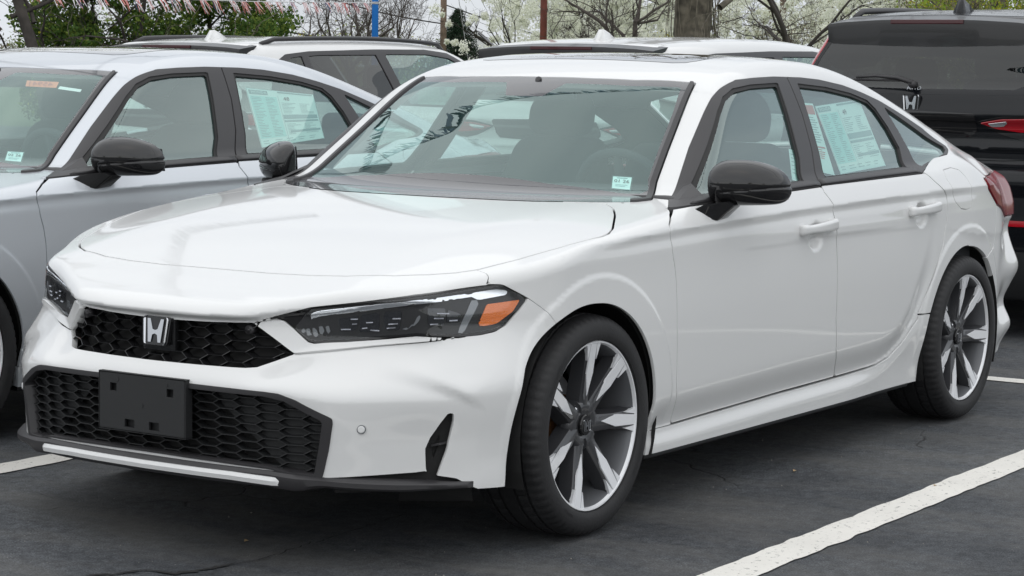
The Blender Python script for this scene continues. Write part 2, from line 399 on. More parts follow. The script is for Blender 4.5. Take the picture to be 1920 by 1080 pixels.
def W_fn(x,z):
    P=cubs(x,[-3.95,-3.75,-3.55,-3.3,-3.0,-2.7,-2.2,-1.5,-.8,-.3,0,.3,.5,.65,.8,.95],
            [.66,.745,.80,.84,.872,.890,.896,.899,.899,.897,.895,.888,.868,.835,.78,.71],.07)
    dz=z-crease_z(x)
    # below the crease: gentle barrel, tucked in at the bottom
    below=cubs(dz,[-.75,-.62,-.52,-.42,-.25,-.10,-.03,0],[.045,.034,.012,.004,-.001,.003,.003,0.002],.03)
    k=sstep(x,.3,-.2)
    up=np.maximum(dz,0)
    above=.60*up+1.2*up**2
    w=P-np.where(dz<0,below,above)
    # hard crease: small shelf right under the crease, fades over the front fender
    fade=sstep(x,.45,-.3)*sstep(x,-2.95,-2.5)
    w=w-fade*.005*np.exp(-((dz+.020)/.018)**2)*(dz<0.03)
    # rocker / side skirt: lower edge of doors steps in, sill kicks out
    m=sstep(x,-.30,-.40)*sstep(x,-2.42,-2.28)
    zs=pchip(x,[-2.3,-2.1,-1.9,-1.6,-.4],[.47,.385,.315,.287,.272])
    lo=pchip(x,[-2.3,-1.9,-1.6,-.4],[.425,.405,.388,.325])
    DBL=[(.2,.262),(-.480,.263),(-1.182,.278),(-1.640,.284),(-1.90,.290),(-1.97,.295),(-2.061,.313),(-2.163,.358),(-2.258,.438),(-2.5,.80)]
    dl=linesd(x,z,DBL)*np.where(z>np.interp(-x,[-p[0] for p in DBL],[p[1] for p in DBL]),1,-1)
    m=sstep(x,-.30,-.40)*sstep(x,-2.42,-2.24)
    w=w-m*.017*np.where(dl>0,sstep(dl,.105,.0),1)
    w=w+m*(.004*sstep(dl,.004,-.004)+(.018-.012*sstep(x,-1.7,-2.1))*sstep(dl,-.004,-.055))
    # wheel arch flare rings
    for cx,cz in ((0,.325),(-2.735,.328)):
        r=ringd(x,z,cx,cz); w=w+.0042*sstep(r,.437,.423)*sstep(z,.25,.36)
    # front bumper corner: flat outer cheek and bottom flick
    cf=sstep(x,.33,.45)
    w=w+cf*(.012*sstep(z,.30,.19)-.010*np.exp(-((z-.33)/.08)**2))
    # rear bumper: crease flick outwards low down
    cr=sstep(x,-3.15,-3.45)
    w=w+cr*(.035*np.exp(-((z-.55)/.07)**2)+.03*sstep(z,.38,.27)-.03*np.exp(-((z-.40)/.06)**2)-.02*np.exp(-((z-.72)/.07)**2))
    # corners narrow towards the lamps
    w=w-.085*sstep(x,.16,.55)*sstep(z,.46,.66)-.024*sstep(x,.36,.60)
    w=w-.008*sstep(x,-3.1,-3.4)*sstep(z,.43,.5)-(.032*sstep(x,-3.1,-3.4)+.05*sstep(x,-3.05,-3.4)*sstep(z,.74,.92))
    w=w-.02*sstep(x,.28,.5)*sstep(z,.67,.74)
    w=w-.04*sstep(x,-3.2,-3.5)*sstep(z,.31,.19)
    # door handle pockets
    for hx,hz in ((-1.375,.792),(-2.262,.822)):
        q=np.sqrt(((x-hx)/.062)**2+((z-hz)/.050)**2); w=w-.030*sstep(q,1.0,.40)
    # outward lean-in of upper quarter behind doors
    w=w-sstep(x,-2.9,-3.5)*.10*sstep(z,.86,1.02)
    return w
LIP=([0,.15,.31,.42,.55,.70,.80,.86],[.667,.668,.672,.690,.706,.722,.733,.74])
def F_fn(y,z):
    P=cub(y,[0,.2,.3,.4,.46,.57,.66,.75,.83,.88,.95],[0,-.005,-.013,-.028,-.043,-.086,-.140,-.215,-.31,-.39,-.52])
    lip=pchip(y,*LIP)
    prof=cub(z,[.15,.20,.25,.33,.42,.47,.51,.545,.585,.62,.66,.72],[.875,.888,.894,.899,.908,.915,.909,.888,.868,.856,.850,.848])
    # corner: more upright there, bulging a little lower under the lamps
    pc=cub(z,[.15,.20,.25,.33,.42,.50,.58,.66,.72],[.885,.892,.890,.895,.903,.904,.893,.872,.852])
    k=sstep(y,.36,.60); x=P+prof*(1-k)+pc*k
    # lamp level: the face runs back in an almost straight line from the grille to the corner
    up=cub(y,[0,.2,.31,.40,.5,.6,.7,.78,.85,.95],[.852,.845,.824,.768,.703,.642,.582,.527,.46,.33])+(prof-.868)*(1-k)*.5
    zt=.562+.055*sstep(y,.36,.52); kz=sstep(z,.478-.028*sstep(y,.4,.6),zt)
    lowpart=x-.030*sstep(y,.5,.75)
    x=lowpart*(1-kz)+(up+.012)*kz
    # hood cover lip juts out above grille and lamps
    jut=np.where(y<.36,.030,.030-.022*sstep(y,.36,.6))
    x=x+jut*sstep(z,lip-.022,lip-.002)
    # air curtain recess: crease arcs from (.56,.47) to the outer edge, opening towards the bottom
    top=pchip(y,[.50,.60,.68,.746,.803,.83],[.556,.551,.534,.514,.492,.47])
    rec=.036*sstep(y,.55,.75)*sstep(z,top+.012,top-.036)*(.6+.4*sstep(z,.46,.34))
    x=x-rec
    return x
def H_fn(x,y):
    ya=np.abs(y)
    c=cub(x,[-.9,-.5,-.3,-.1,.1,.3,.5,.64,.72,.80,.85,.885,.91,.95],[.950,.925,.907,.884,.854,.819,.779,.749,.732,.710,.690,.662,.62,.56])
    s=cub(x+.13*sstep(ya,.5,.85)+.03,[-.9,-.5,-.3,-.1,.1,.3,.5,.64,.72,.80,.85,.885,.91,.95],[.950,.938,.922,.903,.879,.846,.80,.765,.742,.715,.690,.662,.62,.56])
    k=sstep(ya,.25,.70)
    h=c*(1-k)+(s-.006)*k-.05*np.maximum(ya-.74,0)
    w2=sstep(x,.58,.74); h=(s+.003-.05*np.maximum(ya-.74,0)-.008*(ya/.75)**2)*(1-w2)+h*w2
    # power-dome creases
    h=h+.002*np.exp(-((ya-(.47+.14*sstep(x,.5,-.4)))/.035)**2)*sstep(x,.45,0)
    # nose pulls down towards plan curve of the front edge (so lip follows the face)
    # belt top for doors
    b=pchip(x,[-3.0,-2.6,-2.2,-1.4,-.9,-.6],[1.02,.995,.985,.972,.962,.952])
    w=sstep(x,-.45,-.75)
    h=h*(1-w)+b*w
    # rear deck
    d=cub(x,[-3.8,-3.74,-3.68,-3.55,-3.4,-3.2,-2.9],[.96,1.0,1.013,1.016,1.012,1.008,1.0])-.10*ya**2-.3*np.maximum(ya-.6,0)**2*3
    w=sstep(x,-2.85,-3.15)
    return h*(1-w)+d*w
def R_fn(y,z):
    P=cub(y,[0,.3,.5,.65,.75,.85,.95],[0,.012,.04,.09,.15,.26,.42])
    x=-3.755+cub(z,[.15,.22,.3,.36,.45,.53,.6,.75,.9,1.0,1.05],[.06,.01,-.02,.005,.01,-.015,.02,.05,.045,.03,.06])
    return x+P
def G_fn(x,z):
    g=cub(z,[.85,.93,1.0,1.1,1.2,1.3,1.36,1.42],[.872,.842,.812,.764,.712,.655,.615,.57])
    p=cub(x,[-4,-3.6,-3.2,-2.9,-2.6,-2.2,-1.7,-1.2,-.8,-.5],[-.26,-.19,-.13,-.085,-.045,-.012,0,-.002,-.018,-.045])
    return g+p
def T_fn(x,y):
    xx=x+.16*y*y
    t=cub(xx,[-4.0,-3.55,-3.3,-3.1,-2.9,-2.6,-2.3,-2.0,-1.7,-1.4,-1.2,-1.05,-.8,-.5,-.3],
             [.62,.93,1.045,1.125,1.195,1.285,1.348,1.383,1.396,1.385,1.355,1.305,1.143,.938,.80])
    return t-.045*y*y-.06*np.maximum(np.abs(y)-.45,0)-sstep(x,-1.9,-2.7)*.05*(y/.6)**2
def make_f():
    W=Tab(W_fn,-3.95,1.02,.08,1.1,.005); F=Tab(F_fn,0,1.0,.1,1.0,.004)
    H=Tab(H_fn,-3.95,1.02,-.3,1.0,.006)
    HB=blur(H.T,.006,.07,.05); ux=sstep(H.u0+H.h*np.arange(H.nu),.72,.62)*sstep(H.u0+H.h*np.arange(H.nu),-3.6,-3.4); H.T=H.T*(1-ux[:,None])+HB*ux[:,None]; Rr=Tab(R_fn,0,1.0,.1,1.2,.006)
    G=Tab(G_fn,-4.1,0,.8,1.5,.01); T=Tab(T_fn,-4.1,.2,-.3,1.0,.01); T.T=blur(T.T,.01,.045,.04)
    def f(x,y,z):
        y=np.abs(y)
        a=y-W(x,z); b=x-F(y,z); c=z-H(x,y); d=Rr(y,z)-x
        rab=.055-.037*sstep(z,.53,.47)
        lo=smax(a,b,rab); lo=smax(lo,c*.9,.035); lo=smax(lo,d,.08); lo=smax(lo,.17-z,.015)
        g=y-G(x,z); t=(z-T(x,y))*.9
        gh=smax(g,t,.055); gh=np.maximum(np.maximum(gh,.8-z),-3.62-x)
        return smin(lo,gh,.03+.10*sstep(x,-2.35,-2.9))
    return f
# ------------------------------------------------------------------ ground
def asphalt_mat():
    m = bpy.data.materials.new('worn_asphalt'); m.use_nodes = True; nt = m.node_tree; n = nt.nodes; L = nt.links; b = n['Principled BSDF']
    tc = n.new('ShaderNodeTexCoord')
    def noise(s, d=5, r=.6, sc=(1, 1, 1)):
        mp = n.new('ShaderNodeMapping'); mp.inputs['Scale'].default_value = sc; L.new(tc.outputs['Object'], mp.inputs[0])
        q = n.new('ShaderNodeTexNoise'); q.inputs['Scale'].default_value = s; q.inputs['Detail'].default_value = d; q.inputs['Roughness'].default_value = r; L.new(mp.outputs[0], q.inputs['Vector']); return q.outputs['Fac']
    def ramp(src, p0, p1, c0, c1):
        q = n.new('ShaderNodeValToRGB'); q.color_ramp.elements[0].position = p0; q.color_ramp.elements[1].position = p1
        q.color_ramp.elements[0].color = (*c0, 1); q.color_ramp.elements[1].color = (*c1, 1); L.new(src, q.inputs[0]); return q.outputs[0]
    def mix(f, a, c, mode='MIX'):
        q = n.new('ShaderNodeMix'); q.data_type = 'RGBA'; q.blend_type = mode
        if isinstance(f, float): q.inputs[0].default_value = f
        else: L.new(f, q.inputs[0])
        L.new(a, q.inputs[6]); L.new(c, q.inputs[7]); return q.outputs[2]
    base = ramp(noise(1.1, 6, .65), .35, .68, (.036, .040, .046), (.076, .081, .088))
    grain = ramp(noise(170, 3, .7), .35, .70, (.45, .45, .45), (1.9, 1.9, 1.9))
    c = mix(1.0, base, grain, 'MULTIPLY')
    midn = ramp(noise(26, 5, .75), .32, .70, (.55, .55, .56), (1.6, 1.6, 1.58)); c = mix(1.0, c, midn, 'MULTIPLY')
    big = ramp(noise(.38, 3, .55), .35, .65, (.72, .72, .73), (1.32, 1.32, 1.30)); c = mix(1.0, c, big, 'MULTIPLY')
    stain = ramp(noise(.9, 4, .6, (1, 1.6, 1)), .30, .42, (.55, .55, .56), (1, 1, 1)); c = mix(1.0, c, stain, 'MULTIPLY')
    dust = ramp(noise(2.2, 6, .7, (1, .35, 1)), .44, .68, (0, 0, 0), (1, 1, 1))
    dcol = n.new('ShaderNodeRGB'); dcol.outputs[0].default_value = (.135, .13, .12, 1)
    fm = n.new('ShaderNodeMath'); fm.operation = 'MULTIPLY'; fm.inputs[1].default_value = .62; L.new(dust, fm.inputs[0])
    c = mix(fm.outputs[0], c, dcol.outputs[0])
    # pale aggregate specks
    vo = n.new('ShaderNodeTexVoronoi'); vo.inputs['Scale'].default_value = 90; L.new(tc.outputs['Object'], vo.inputs['Vector'])
    sp = ramp(vo.outputs['Distance'], .07, .16, (1, 1, 1), (0, 0, 0))
    sel = ramp(noise(9, 4, .7), .56, .66, (0, 0, 0), (1, 1, 1))
    mm = n.new('ShaderNodeMath'); mm.operation = 'MULTIPLY'; L.new(sp, mm.inputs[0]); L.new(sel, mm.inputs[1])
    scol = n.new('ShaderNodeRGB'); scol.outputs[0].default_value = (.42, .38, .33, 1)
    c = mix(mm.outputs[0], c, scol.outputs[0])
    # fine cracks
    v2 = n.new('ShaderNodeTexVoronoi'); v2.feature = 'DISTANCE_TO_EDGE'; v2.inputs['Scale'].default_value = 1.1
    wob = n.new('ShaderNodeTexNoise'); wob.inputs['Scale'].default_value = 6; L.new(tc.outputs['Object'], wob.inputs['Vector'])
    va = n.new('ShaderNodeVectorMath'); va.operation = 'MULTIPLY_ADD'; va.inputs[1].default_value = (.16, .16, .16); L.new(wob.outputs['Color'], va.inputs[0]); L.new(tc.outputs['Object'], va.inputs[2]); L.new(va.outputs[0], v2.inputs['Vector'])
    cr = ramp(v2.outputs['Distance'], .001, .007, (1, 1, 1), (0, 0, 0)); selc = ramp(noise(.75, 4), .54, .62, (0, 0, 0), (1, 1, 1))
    m3 = n.new('ShaderNodeMath'); m3.operation = 'MULTIPLY'; L.new(cr, m3.inputs[0]); L.new(selc, m3.inputs[1])
    kcol = n.new('ShaderNodeRGB'); kcol.outputs[0].default_value = (.024, .024, .025, 1)
    c = mix(m3.outputs[0], c, kcol.outputs[0])
    L.new(c, b.inputs['Base Color']); b.inputs['Roughness'].default_value = .78; b.inputs['Specular IOR Level'].default_value = .35
    bp = n.new('ShaderNodeBump'); bp.inputs['Strength'].default_value = .7; bp.inputs['Distance'].default_value = .004; L.new(noise(230, 4, .75), bp.inputs['Height'])
    b2 = n.new('ShaderNodeBump'); b2.inputs['Strength'].default_value = .5; b2.inputs['Distance'].default_value = .01; b2.invert = True; L.new(m3.outputs[0], b2.inputs['Height']); L.new(bp.outputs[0], b2.inputs['Normal'])
    L.new(b2.outputs[0], b.inputs['Normal'])
    return m
def paint_mat():
    m = bpy.data.materials.new('worn_line_paint'); m.use_nodes = True; nt = m.node_tree; n = nt.nodes; L = nt.links; b = n['Principled BSDF']
    tc = n.new('ShaderNodeTexCoord'); a = n.new('ShaderNodeTexNoise'); a.inputs['Scale'].default_value = 55; a.inputs['Detail'].default_value = 6; a.inputs['Roughness'].default_value = .75; L.new(tc.outputs['Object'], a.inputs['Vector'])
    r = n.new('ShaderNodeValToRGB'); r.color_ramp.elements[0].position = .33; r.color_ramp.elements[1].position = .42; r.color_ramp.elements[0].color = (.07, .07, .065, 1); r.color_ramp.elements[1].color = (.76, .74, .69, 1); L.new(a.outputs['Fac'], r.inputs[0])
    q = n.new('ShaderNodeTexNoise'); q.inputs['Scale'].default_value = 5; q.inputs['Detail'].default_value = 5; L.new(tc.outputs['Object'], q.inputs['Vector'])
    r2 = n.new('ShaderNodeValToRGB'); r2.color_ramp.elements[0].color = (.84, .84, .84, 1); r2.color_ramp.elements[1].position = .7; L.new(q.outputs['Fac'], r2.inputs[0])
    x = n.new('ShaderNodeMix'); x.data_type = 'RGBA'; x.blend_type = 'MULTIPLY'; x.inputs[0].default_value = 1; L.new(r.outputs[0], x.inputs[6]); L.new(r2.outputs[0], x.inputs[7])
    L.new(x.outputs[2], b.inputs['Base Color']); b.inputs['Roughness'].default_value = .8
    bp = n.new('ShaderNodeBump'); bp.inputs['Strength'].default_value = .6; bp.inputs['Distance'].default_value = .003; L.new(a.outputs['Fac'], bp.inputs['Height']); L.new(bp.outputs[0], b.inputs['Normal'])
    return m
M_ASPH = asphalt_mat(); M_LINE = paint_mat()
M_GRASS = mat('rough_grass', (.075, .095, .04), .9, vary=(3, .35), bump=(30, .6))
def sheet(name, x0, x1, y0, y1, z, m):
    b = MB(); b.add([(x0, y0, z), (x1, y0, z), (x1, y1, z), (x0, y1, z)], [(0, 1, 2, 3)]); return tag(b.build(name, m), kind='structure')
sheet('ground', -900, 900, -900, 900, -.012, M_GRASS)
sheet('parking_lot', -26, 40, -40, 40, 0, M_ASPH)
def stripe(name, p0, p1, w, jag=.004):
    """painted line with slightly ragged edges"""
    p0 = np.array(p0, float); p1 = np.array(p1, float); d = p1-p0; Ln = np.hypot(*d); d /= Ln; nrm = np.array([-d[1], d[0]]); n = int(Ln/.03)
    t = np.linspace(0, Ln, n+1); e1 = RNG.normal(0, jag, n+1); e2 = RNG.normal(0, jag, n+1)
    e1 = np.convolve(e1, [.25, .5, .25], 'same'); e2 = np.convolve(e2, [.25, .5, .25], 'same')
    A = p0+t[:, None]*d+(w/2+e1)[:, None]*nrm; B = p0+t[:, None]*d-(w/2+e2)[:, None]*nrm
    V = [(x, y, .004) for x, y in A]+[(x, y, .004) for x, y in B]; b = MB(); b.add(V, [(n+1+i, n+2+i, i+1, i) for i in range(n)])
    return tag(b.build(name, M_LINE), kind='structure')
stripe('parking_line', (3.2, 1.46), (-3.9, 1.385), .128)
stripe('parking_line', (2.6, -1.175), (-3.9, -1.27), .128)
stripe('parking_line', (3.2, -3.72), (-3.9, -3.9), .12)
stripe('parking_line', (3.2, 4.05), (-3.9, 3.95), .12)
stripe('parking_line', (-4.00, 9.0), (-3.78, -11.0), .12)

def crack(pts, w):
    """open crack in the asphalt: a flat ragged dark strip laid just above it"""
    P = [np.array(p, float) for p in pts]; dense = []
    for a, b in zip(P[:-1], P[1:]):
        n = max(2, int(np.hypot(*(b-a))/.02)); dense += [a+(b-a)*k/n for k in range(n)]
    dense.append(P[-1]); D = np.array(dense)+RNG.normal(0, .006, (len(dense), 2)); ww = w*RNG.uniform(.35, 1.3, len(D)); ww[0] = ww[-1] = .001
    t = np.gradient(D, axis=0); t /= np.linalg.norm(t, axis=1)[:, None]; nrm = np.stack([-t[:, 1], t[:, 0]], 1)
    V = [(*p, .0035) for p in D+nrm*ww[:, None]]+[(*p, .0035) for p in D-nrm*ww[:, None]]; m = len(D); b = MB(); b.add(V, [(m+i, m+i+1, i+1, i) for i in range(m-1)])
    return tag(b.build('asphalt_crack', mat('crack_dark', (.012, .012, .012), .95), recalc=False), kind='structure')
crack([(1.24, .10), (1.18, .127), (1.10, .154), (1.07, .25), (.986, .292), (.886, .30)], .009)
crack([(.886, .30), (.74, .322), (.5, .30), (.07, .27)], .0022)
crack([(-2.9, 1.1), (-3.05, 1.35), (-3.3, 1.5), (-3.4, 1.9)], .004)
crack([(-1.0, 2.0), (-1.5, 1.95), (-1.9, 2.1), (-2.6, 2.0)], .003)
# ------------------------------------------------------------------ panel cutting
class Shell:
    """half surface (y>=0) of a car body from which panels are cut; coordinates in the car's own frame"""
    def __init__(s, f, lo, hi, h):
        s.f = f; V, T = isomesh(f, lo, hi, h)
        s.V, s.T = clip(V, T, -V[:, 1]-1e-9)
    def normals(s, V):
        g, _ = grad(s.f, V); return g/np.maximum(np.linalg.norm(g, axis=1), 1e-6)[:, None]
    def proj(s, V, k):
        x, y, z = V.T
        return {'xz': (x, z), 'xy': (x, y), 'yz': (y, z), 'dz': (y-x, z)}[k]
    def cut(s, conds, V=None, T=None):
        """conds: list of (projection, polygon, inside?, gap) or a callable(V)->signed field (negative kept)"""
        V = s.V if V is None else V; T = s.T if T is None else T
        for c in conds:
            if len(T) == 0: break
            if callable(c): V, T = clip(V, T, c(V)); continue
            k, poly, ins, gap = c
            a, b = s.proj(V, k); P = np.asarray(poly)
            sd = np.full(len(V), 1.0 if ins else -1.0)
            m = (a > P[:, 0].min()-.05) & (a < P[:, 0].max()+.05) & (b > P[:, 1].min()-.05) & (b < P[:, 1].max()+.05)
            q = polysd(a[m], b[m], P); sd[m] = q if ins else -q
            V, T = clip(V, T, sd+gap)
        return V, T
    def part(s, name, conds, mats, parent, side, off=0., thick=.014, VT=None, flip=False):
        """side 'C' joins both halves, 'L' keeps y>0, 'R' mirrors"""
        V, T = s.cut(conds) if VT is None else VT
        if len(T) == 0: print('EMPTY PART', name); return None
        V, T = weld(V, T); N = s.normals(V)
        if side == 'C':
            c = np.abs(V[:, 1]) < 2e-5; n = len(V); V = V.copy(); V[c, 1] = 0; N[c, 1] = 0; N[c] /= np.linalg.norm(N[c], axis=1)[:, None]
            mp = np.where(c, np.arange(n), np.arange(n)+n)
            T = np.concatenate([T, mp[T][:, ::-1]]); V = np.concatenate([V, V*[1, -1, 1]]); N = np.concatenate([N, N*[1, -1, 1]])
        elif side == 'R': V = V*[1, -1, 1]; N = N*[1, -1, 1]; T = T[:, ::-1]
        V = V+N*off
        if flip: T = T[:, ::-1]; N = -N
        L = N[T.ravel()]; F = T
        if thick > 0:
            E = bedges(T)
            if len(E):
                a, b = E[:, 0], E[:, 1]; n = len(V)
                V2 = np.concatenate([V, V[a], V[b], V[a]-N[a]*thick, V[b]-N[b]*thick]); m = len(E); i = np.arange(m)
                q1 = np.stack([n+i+m, n+i, n+i+2*m], 1); q2 = np.stack([n+i+m, n+i+2*m, n+i+3*m], 1)
                fn = np.cross(N[a], V[b]-V[a]); fn /= np.maximum(np.linalg.norm(fn, axis=1), 1e-9)[:, None]; fn = -fn
                # orientation check: flange normal points away from the panel interior
                # soften: blend the first loop with the panel normal to catch a highlight on the edge
                e0 = fn*.75+N[a]*.45; e0 /= np.linalg.norm(e0, axis=1)[:, None]; e1 = fn*.75+N[b]*.45; e1 /= np.linalg.norm(e1, axis=1)[:, None]
                L = np.concatenate([L, np.stack([e1, e0, fn], 1).reshape(-1, 3), np.stack([e1, fn, fn], 1).reshape(-1, 3)])
                F = np.concatenate([T, q1, q2]); V = V2
        me = fastmesh(name, V, F, L, mats if isinstance(mats, (list, tuple)) else [mats])
        return link(bpy.data.objects.new(name, me), parent)
    def onx(s, y, z, x0=1.1, x1=.2):
        """front surface x at (y,z), marching backwards"""
        y = np.asarray(y, float); z = np.asarray(z, float); X = np.full(y.shape, x0); hit = np.zeros(y.shape, bool)
        for x in np.arange(x0, x1, -.01):
            v = s.f(np.full(y.shape, x), y, z) < 0
            X = np.where(v & ~hit, x, X); hit |= v
        a = X+.01; b = X.copy()
        for _ in range(14):
            m = (a+b)/2; v = s.f(m, y, z) < 0; b = np.where(v, m, b); a = np.where(v, a, m)
        return b
    def ony(s, x, z):
        x = np.asarray(x, float); z = np.asarray(z, float); a = np.full(x.shape, 1.1); b = np.full(x.shape, .3)
        for _ in range(22):
            m = (a+b)/2; v = s.f(x, m, z) < 0; b = np.where(v, m, b); a = np.where(v, a, m)
        return b

# outlines measured on the car, metres (x forward from the front axle, y to the driver's side, z up)
HOOD = [(.627, -.05), (.627, .2), (.618, .33), (.599, .448), (.553, .575), (.5, .650), (.449, .703), (.396, .740), (.270, .789), (.131, .829), (.011, .854), (-.0435, .864), (-.089, .8606), (-.1444, .8416), (-.3107, .7491), (-.3937, .6938), (-.4423, .6387), (-.44, .58), (-.41, .50), (-.38, .42), (-.36, .30), (-.35, .15), (-.345, -.05)]
SEAM = [(0.2208, 0.6318), (0.2562, 0.6728), (0.315, 0.7125)]
LAMP = [(0.827, 0.312, 0.649), (0.8027, 0.3735, 0.6691), (0.7604, 0.4523, 0.6941), (0.6847, 0.5617, 0.71), (0.5997, 0.6818, 0.732), (0.4603, 0.7655, 0.7479), (0.4009, 0.804, 0.754), (0.3779, 0.819, 0.753), (0.3526, 0.8337, 0.743), (0.3138, 0.8539, 0.711), (0.3415, 0.8443, 0.6811), (0.3832, 0.8291, 0.643), (0.4161, 0.8167, 0.6272), (0.4616, 0.7964, 0.6201), (0.5123, 0.7713, 0.6181), (0.6029, 0.6859, 0.621), (0.6999, 0.5285, 0.6013), (0.7433, 0.4543, 0.596), (0.7523, 0.4393, 0.6001), (0.7704, 0.4043, 0.6351), (0.7832, 0.3822, 0.656), (0.7941, 0.3671, 0.659)]
LENS = [(0.7699, 0.4049, 0.637), (0.7591, 0.4523, 0.6889), (0.6849, 0.5619, 0.703), (0.6021, 0.6846, 0.7253), (0.4616, 0.7664, 0.7411), (0.3992, 0.8061, 0.748), (0.3802, 0.8182, 0.747), (0.3561, 0.832, 0.736), (0.3193, 0.8516, 0.7099), (0.3475, 0.8417, 0.6829), (0.3846, 0.8278, 0.6479), (0.4137, 0.8159, 0.635), (0.4593, 0.7945, 0.6289), (0.5094, 0.7706, 0.6249), (0.6025, 0.6866, 0.6269), (0.6983, 0.5272, 0.608), (0.7415, 0.4556, 0.6029), (0.7522, 0.4381, 0.607)]
AMBER = [(0.4301, 0.7964, 0.7011), (0.3386, 0.8429, 0.7094), (0.362, 0.8359, 0.6792), (0.4065, 0.8169, 0.65), (0.4178, 0.8116, 0.6467), (0.4627, 0.7894, 0.6412)]
GARN = [(0.8269, 0.3119, 0.648), (0.7941, 0.3671, 0.659), (0.7832, 0.3822, 0.656), (0.7704, 0.4043, 0.6351), (0.7523, 0.4393, 0.6001), (0.7433, 0.4543, 0.596), (0.6999, 0.5285, 0.6013), (0.6029, 0.6859, 0.621), (0.512, 0.771, 0.6185), (0.500, 0.777, 0.6175), (0.5691, 0.732, 0.609), (0.6669, 0.5924, 0.5909), (0.7469, 0.4758, 0.5736), (0.7711, 0.4255, 0.5675), (0.7774, 0.4122, 0.5673)]
GRILLE = [(-0.0465, 0.6386), (0.0485, 0.6396), (0.1912, 0.6434), (0.3114, 0.6486), (0.4135, 0.5669), (0.3413, 0.5324), (0.3133, 0.5297), (0.2152, 0.5288), (0.032, 0.527), (-0.0603, 0.527)]
LOW = [(-0.0504, 0.4809), (0.1567, 0.4804), (0.2978, 0.479), (0.3998, 0.477), (0.44, 0.474), (0.482, 0.46), (0.5679, 0.4141), (0.5706, 0.4041), (0.5576, 0.3243), (0.5417, 0.2526), (0.463, 0.253), (0.43, 0.262), (0.4, 0.268), (0.226, 0.272), (0.039, 0.274), (-0.05, 0.274)]
LOWIN = [(-0.05, 0.468), (0.157, 0.467), (0.298, 0.466), (0.4, 0.465), (0.455, 0.455), (0.5436, 0.4076), (0.5464, 0.3996), (0.536, 0.3347), (0.5226, 0.2619), (0.46, 0.262), (0.43, 0.268), (0.4, 0.274), (0.226, 0.278), (0.039, 0.28), (-0.05, 0.28)]
VENT = [(0.5864, 0.7933, 0.4241), (0.5798, 0.7979, 0.419), (0.577, 0.795, 0.394), (0.5835, 0.7777, 0.3159), (0.5999, 0.7589, 0.248), (0.6176, 0.7417, 0.2499), (0.6225, 0.7376, 0.2739), (0.6265, 0.7376, 0.3259), (0.619, 0.7481, 0.3561), (0.6036, 0.7728, 0.3989), (0.594, 0.786, 0.42)]
DIVIDER = [(0.467, 0.771, 0.713), (0.443, 0.784, 0.713), (0.506, 0.775, 0.627), (0.521, 0.765, 0.629)]
ARC = [(0.6, 0.69, 0.675), (0.594, 0.698, 0.681), (0.598, 0.692, 0.661), (0.608, 0.678, 0.644), (0.622, 0.655, 0.634), (0.631, 0.639, 0.632), (0.621, 0.656, 0.640), (0.61, 0.674, 0.649), (0.604, 0.684, 0.662)]
FINS = [[(0.705, 0.513, 0.635), (0.692, 0.536, 0.636)], [(0.69, 0.539, 0.65), (0.683, 0.55, 0.651)], [(0.691, 0.535, 0.663), (0.682, 0.552, 0.664)], [(0.671, 0.571, 0.655), (0.662, 0.587, 0.656)], [(0.677, 0.562, 0.639), (0.669, 0.574, 0.641)], [(0.665, 0.581, 0.635), (0.653, 0.602, 0.634)], [(0.641, 0.622, 0.652), (0.628, 0.645, 0.654)], [(0.643, 0.619, 0.641), (0.631, 0.639, 0.643)], [(0.635, 0.632, 0.667), (0.624, 0.651, 0.668)], [(0.579, 0.715, 0.653), (0.563, 0.73, 0.654)], [(0.571, 0.722, 0.669), (0.55, 0.739, 0.669)], [(0.565, 0.727, 0.682), (0.536, 0.747, 0.681)], [(0.537, 0.748, 0.662), (0.515, 0.76, 0.662)]]
SIDES = [[(0.761, 0.419, 0.635), (0.754, 0.43, 0.636), (0.754, 0.432, 0.624), (0.76, 0.423, 0.622)], [(0.754, 0.432, 0.636), (0.747, 0.443, 0.637), (0.746, 0.447, 0.617), (0.753, 0.435, 0.616)], [(0.745, 0.446, 0.638), (0.739, 0.455, 0.639), (0.736, 0.463, 0.614), (0.743, 0.451, 0.613)], [(0.737, 0.459, 0.642), (0.729, 0.471, 0.642), (0.727, 0.477, 0.62), (0.734, 0.466, 0.619)], [(0.726, 0.476, 0.644), (0.721, 0.484, 0.644), (0.718, 0.491, 0.622), (0.724, 0.481, 0.622)]]
CELLS = [[(0.708, 0.506, 0.663), (0.68, 0.555, 0.674), (0.684, 0.549, 0.632), (0.705, 0.513, 0.630)], [(0.679, 0.558, 0.674), (0.653, 0.601, 0.683), (0.653, 0.602, 0.632), (0.68, 0.555, 0.630)], [(0.648, 0.609, 0.681), (0.622, 0.654, 0.689), (0.626, 0.648, 0.637), (0.644, 0.616, 0.636)], [(0.583, 0.708, 0.696), (0.54, 0.741, 0.695), (0.551, 0.74, 0.649), (0.582, 0.712, 0.649)], [(0.538, 0.744, 0.691), (0.503, 0.765, 0.678), (0.508, 0.764, 0.656), (0.545, 0.743, 0.658)]]
DZ = lambda P: [(y-x, z) for x, y, z in P]
DF = [(-0.4985, 0.92), (-0.4465, 0.9026), (-0.397, 0.8778), (-0.3888, 0.8589), (-0.3986, 0.8341), (-0.4059, 0.7923), (-0.421, 0.7482), (-0.4298, 0.6981), (-0.4344, 0.5909), (-0.4395, 0.5369), (-0.4526, 0.3979), (-0.4775, 0.3087), (-0.4906, 0.263)]
DB1 = [(-0.4906, 0.263), (-1.1858, 0.2774), (-1.6479, 0.2828)]
DB2 = [(-1.6479, 0.2828), (-1.9158, 0.2878), (-1.9896, 0.2922), (-2.0845, 0.3098), (-2.1818, 0.3556), (-2.2887, 0.4343), (-2.2885, 0.4519)]
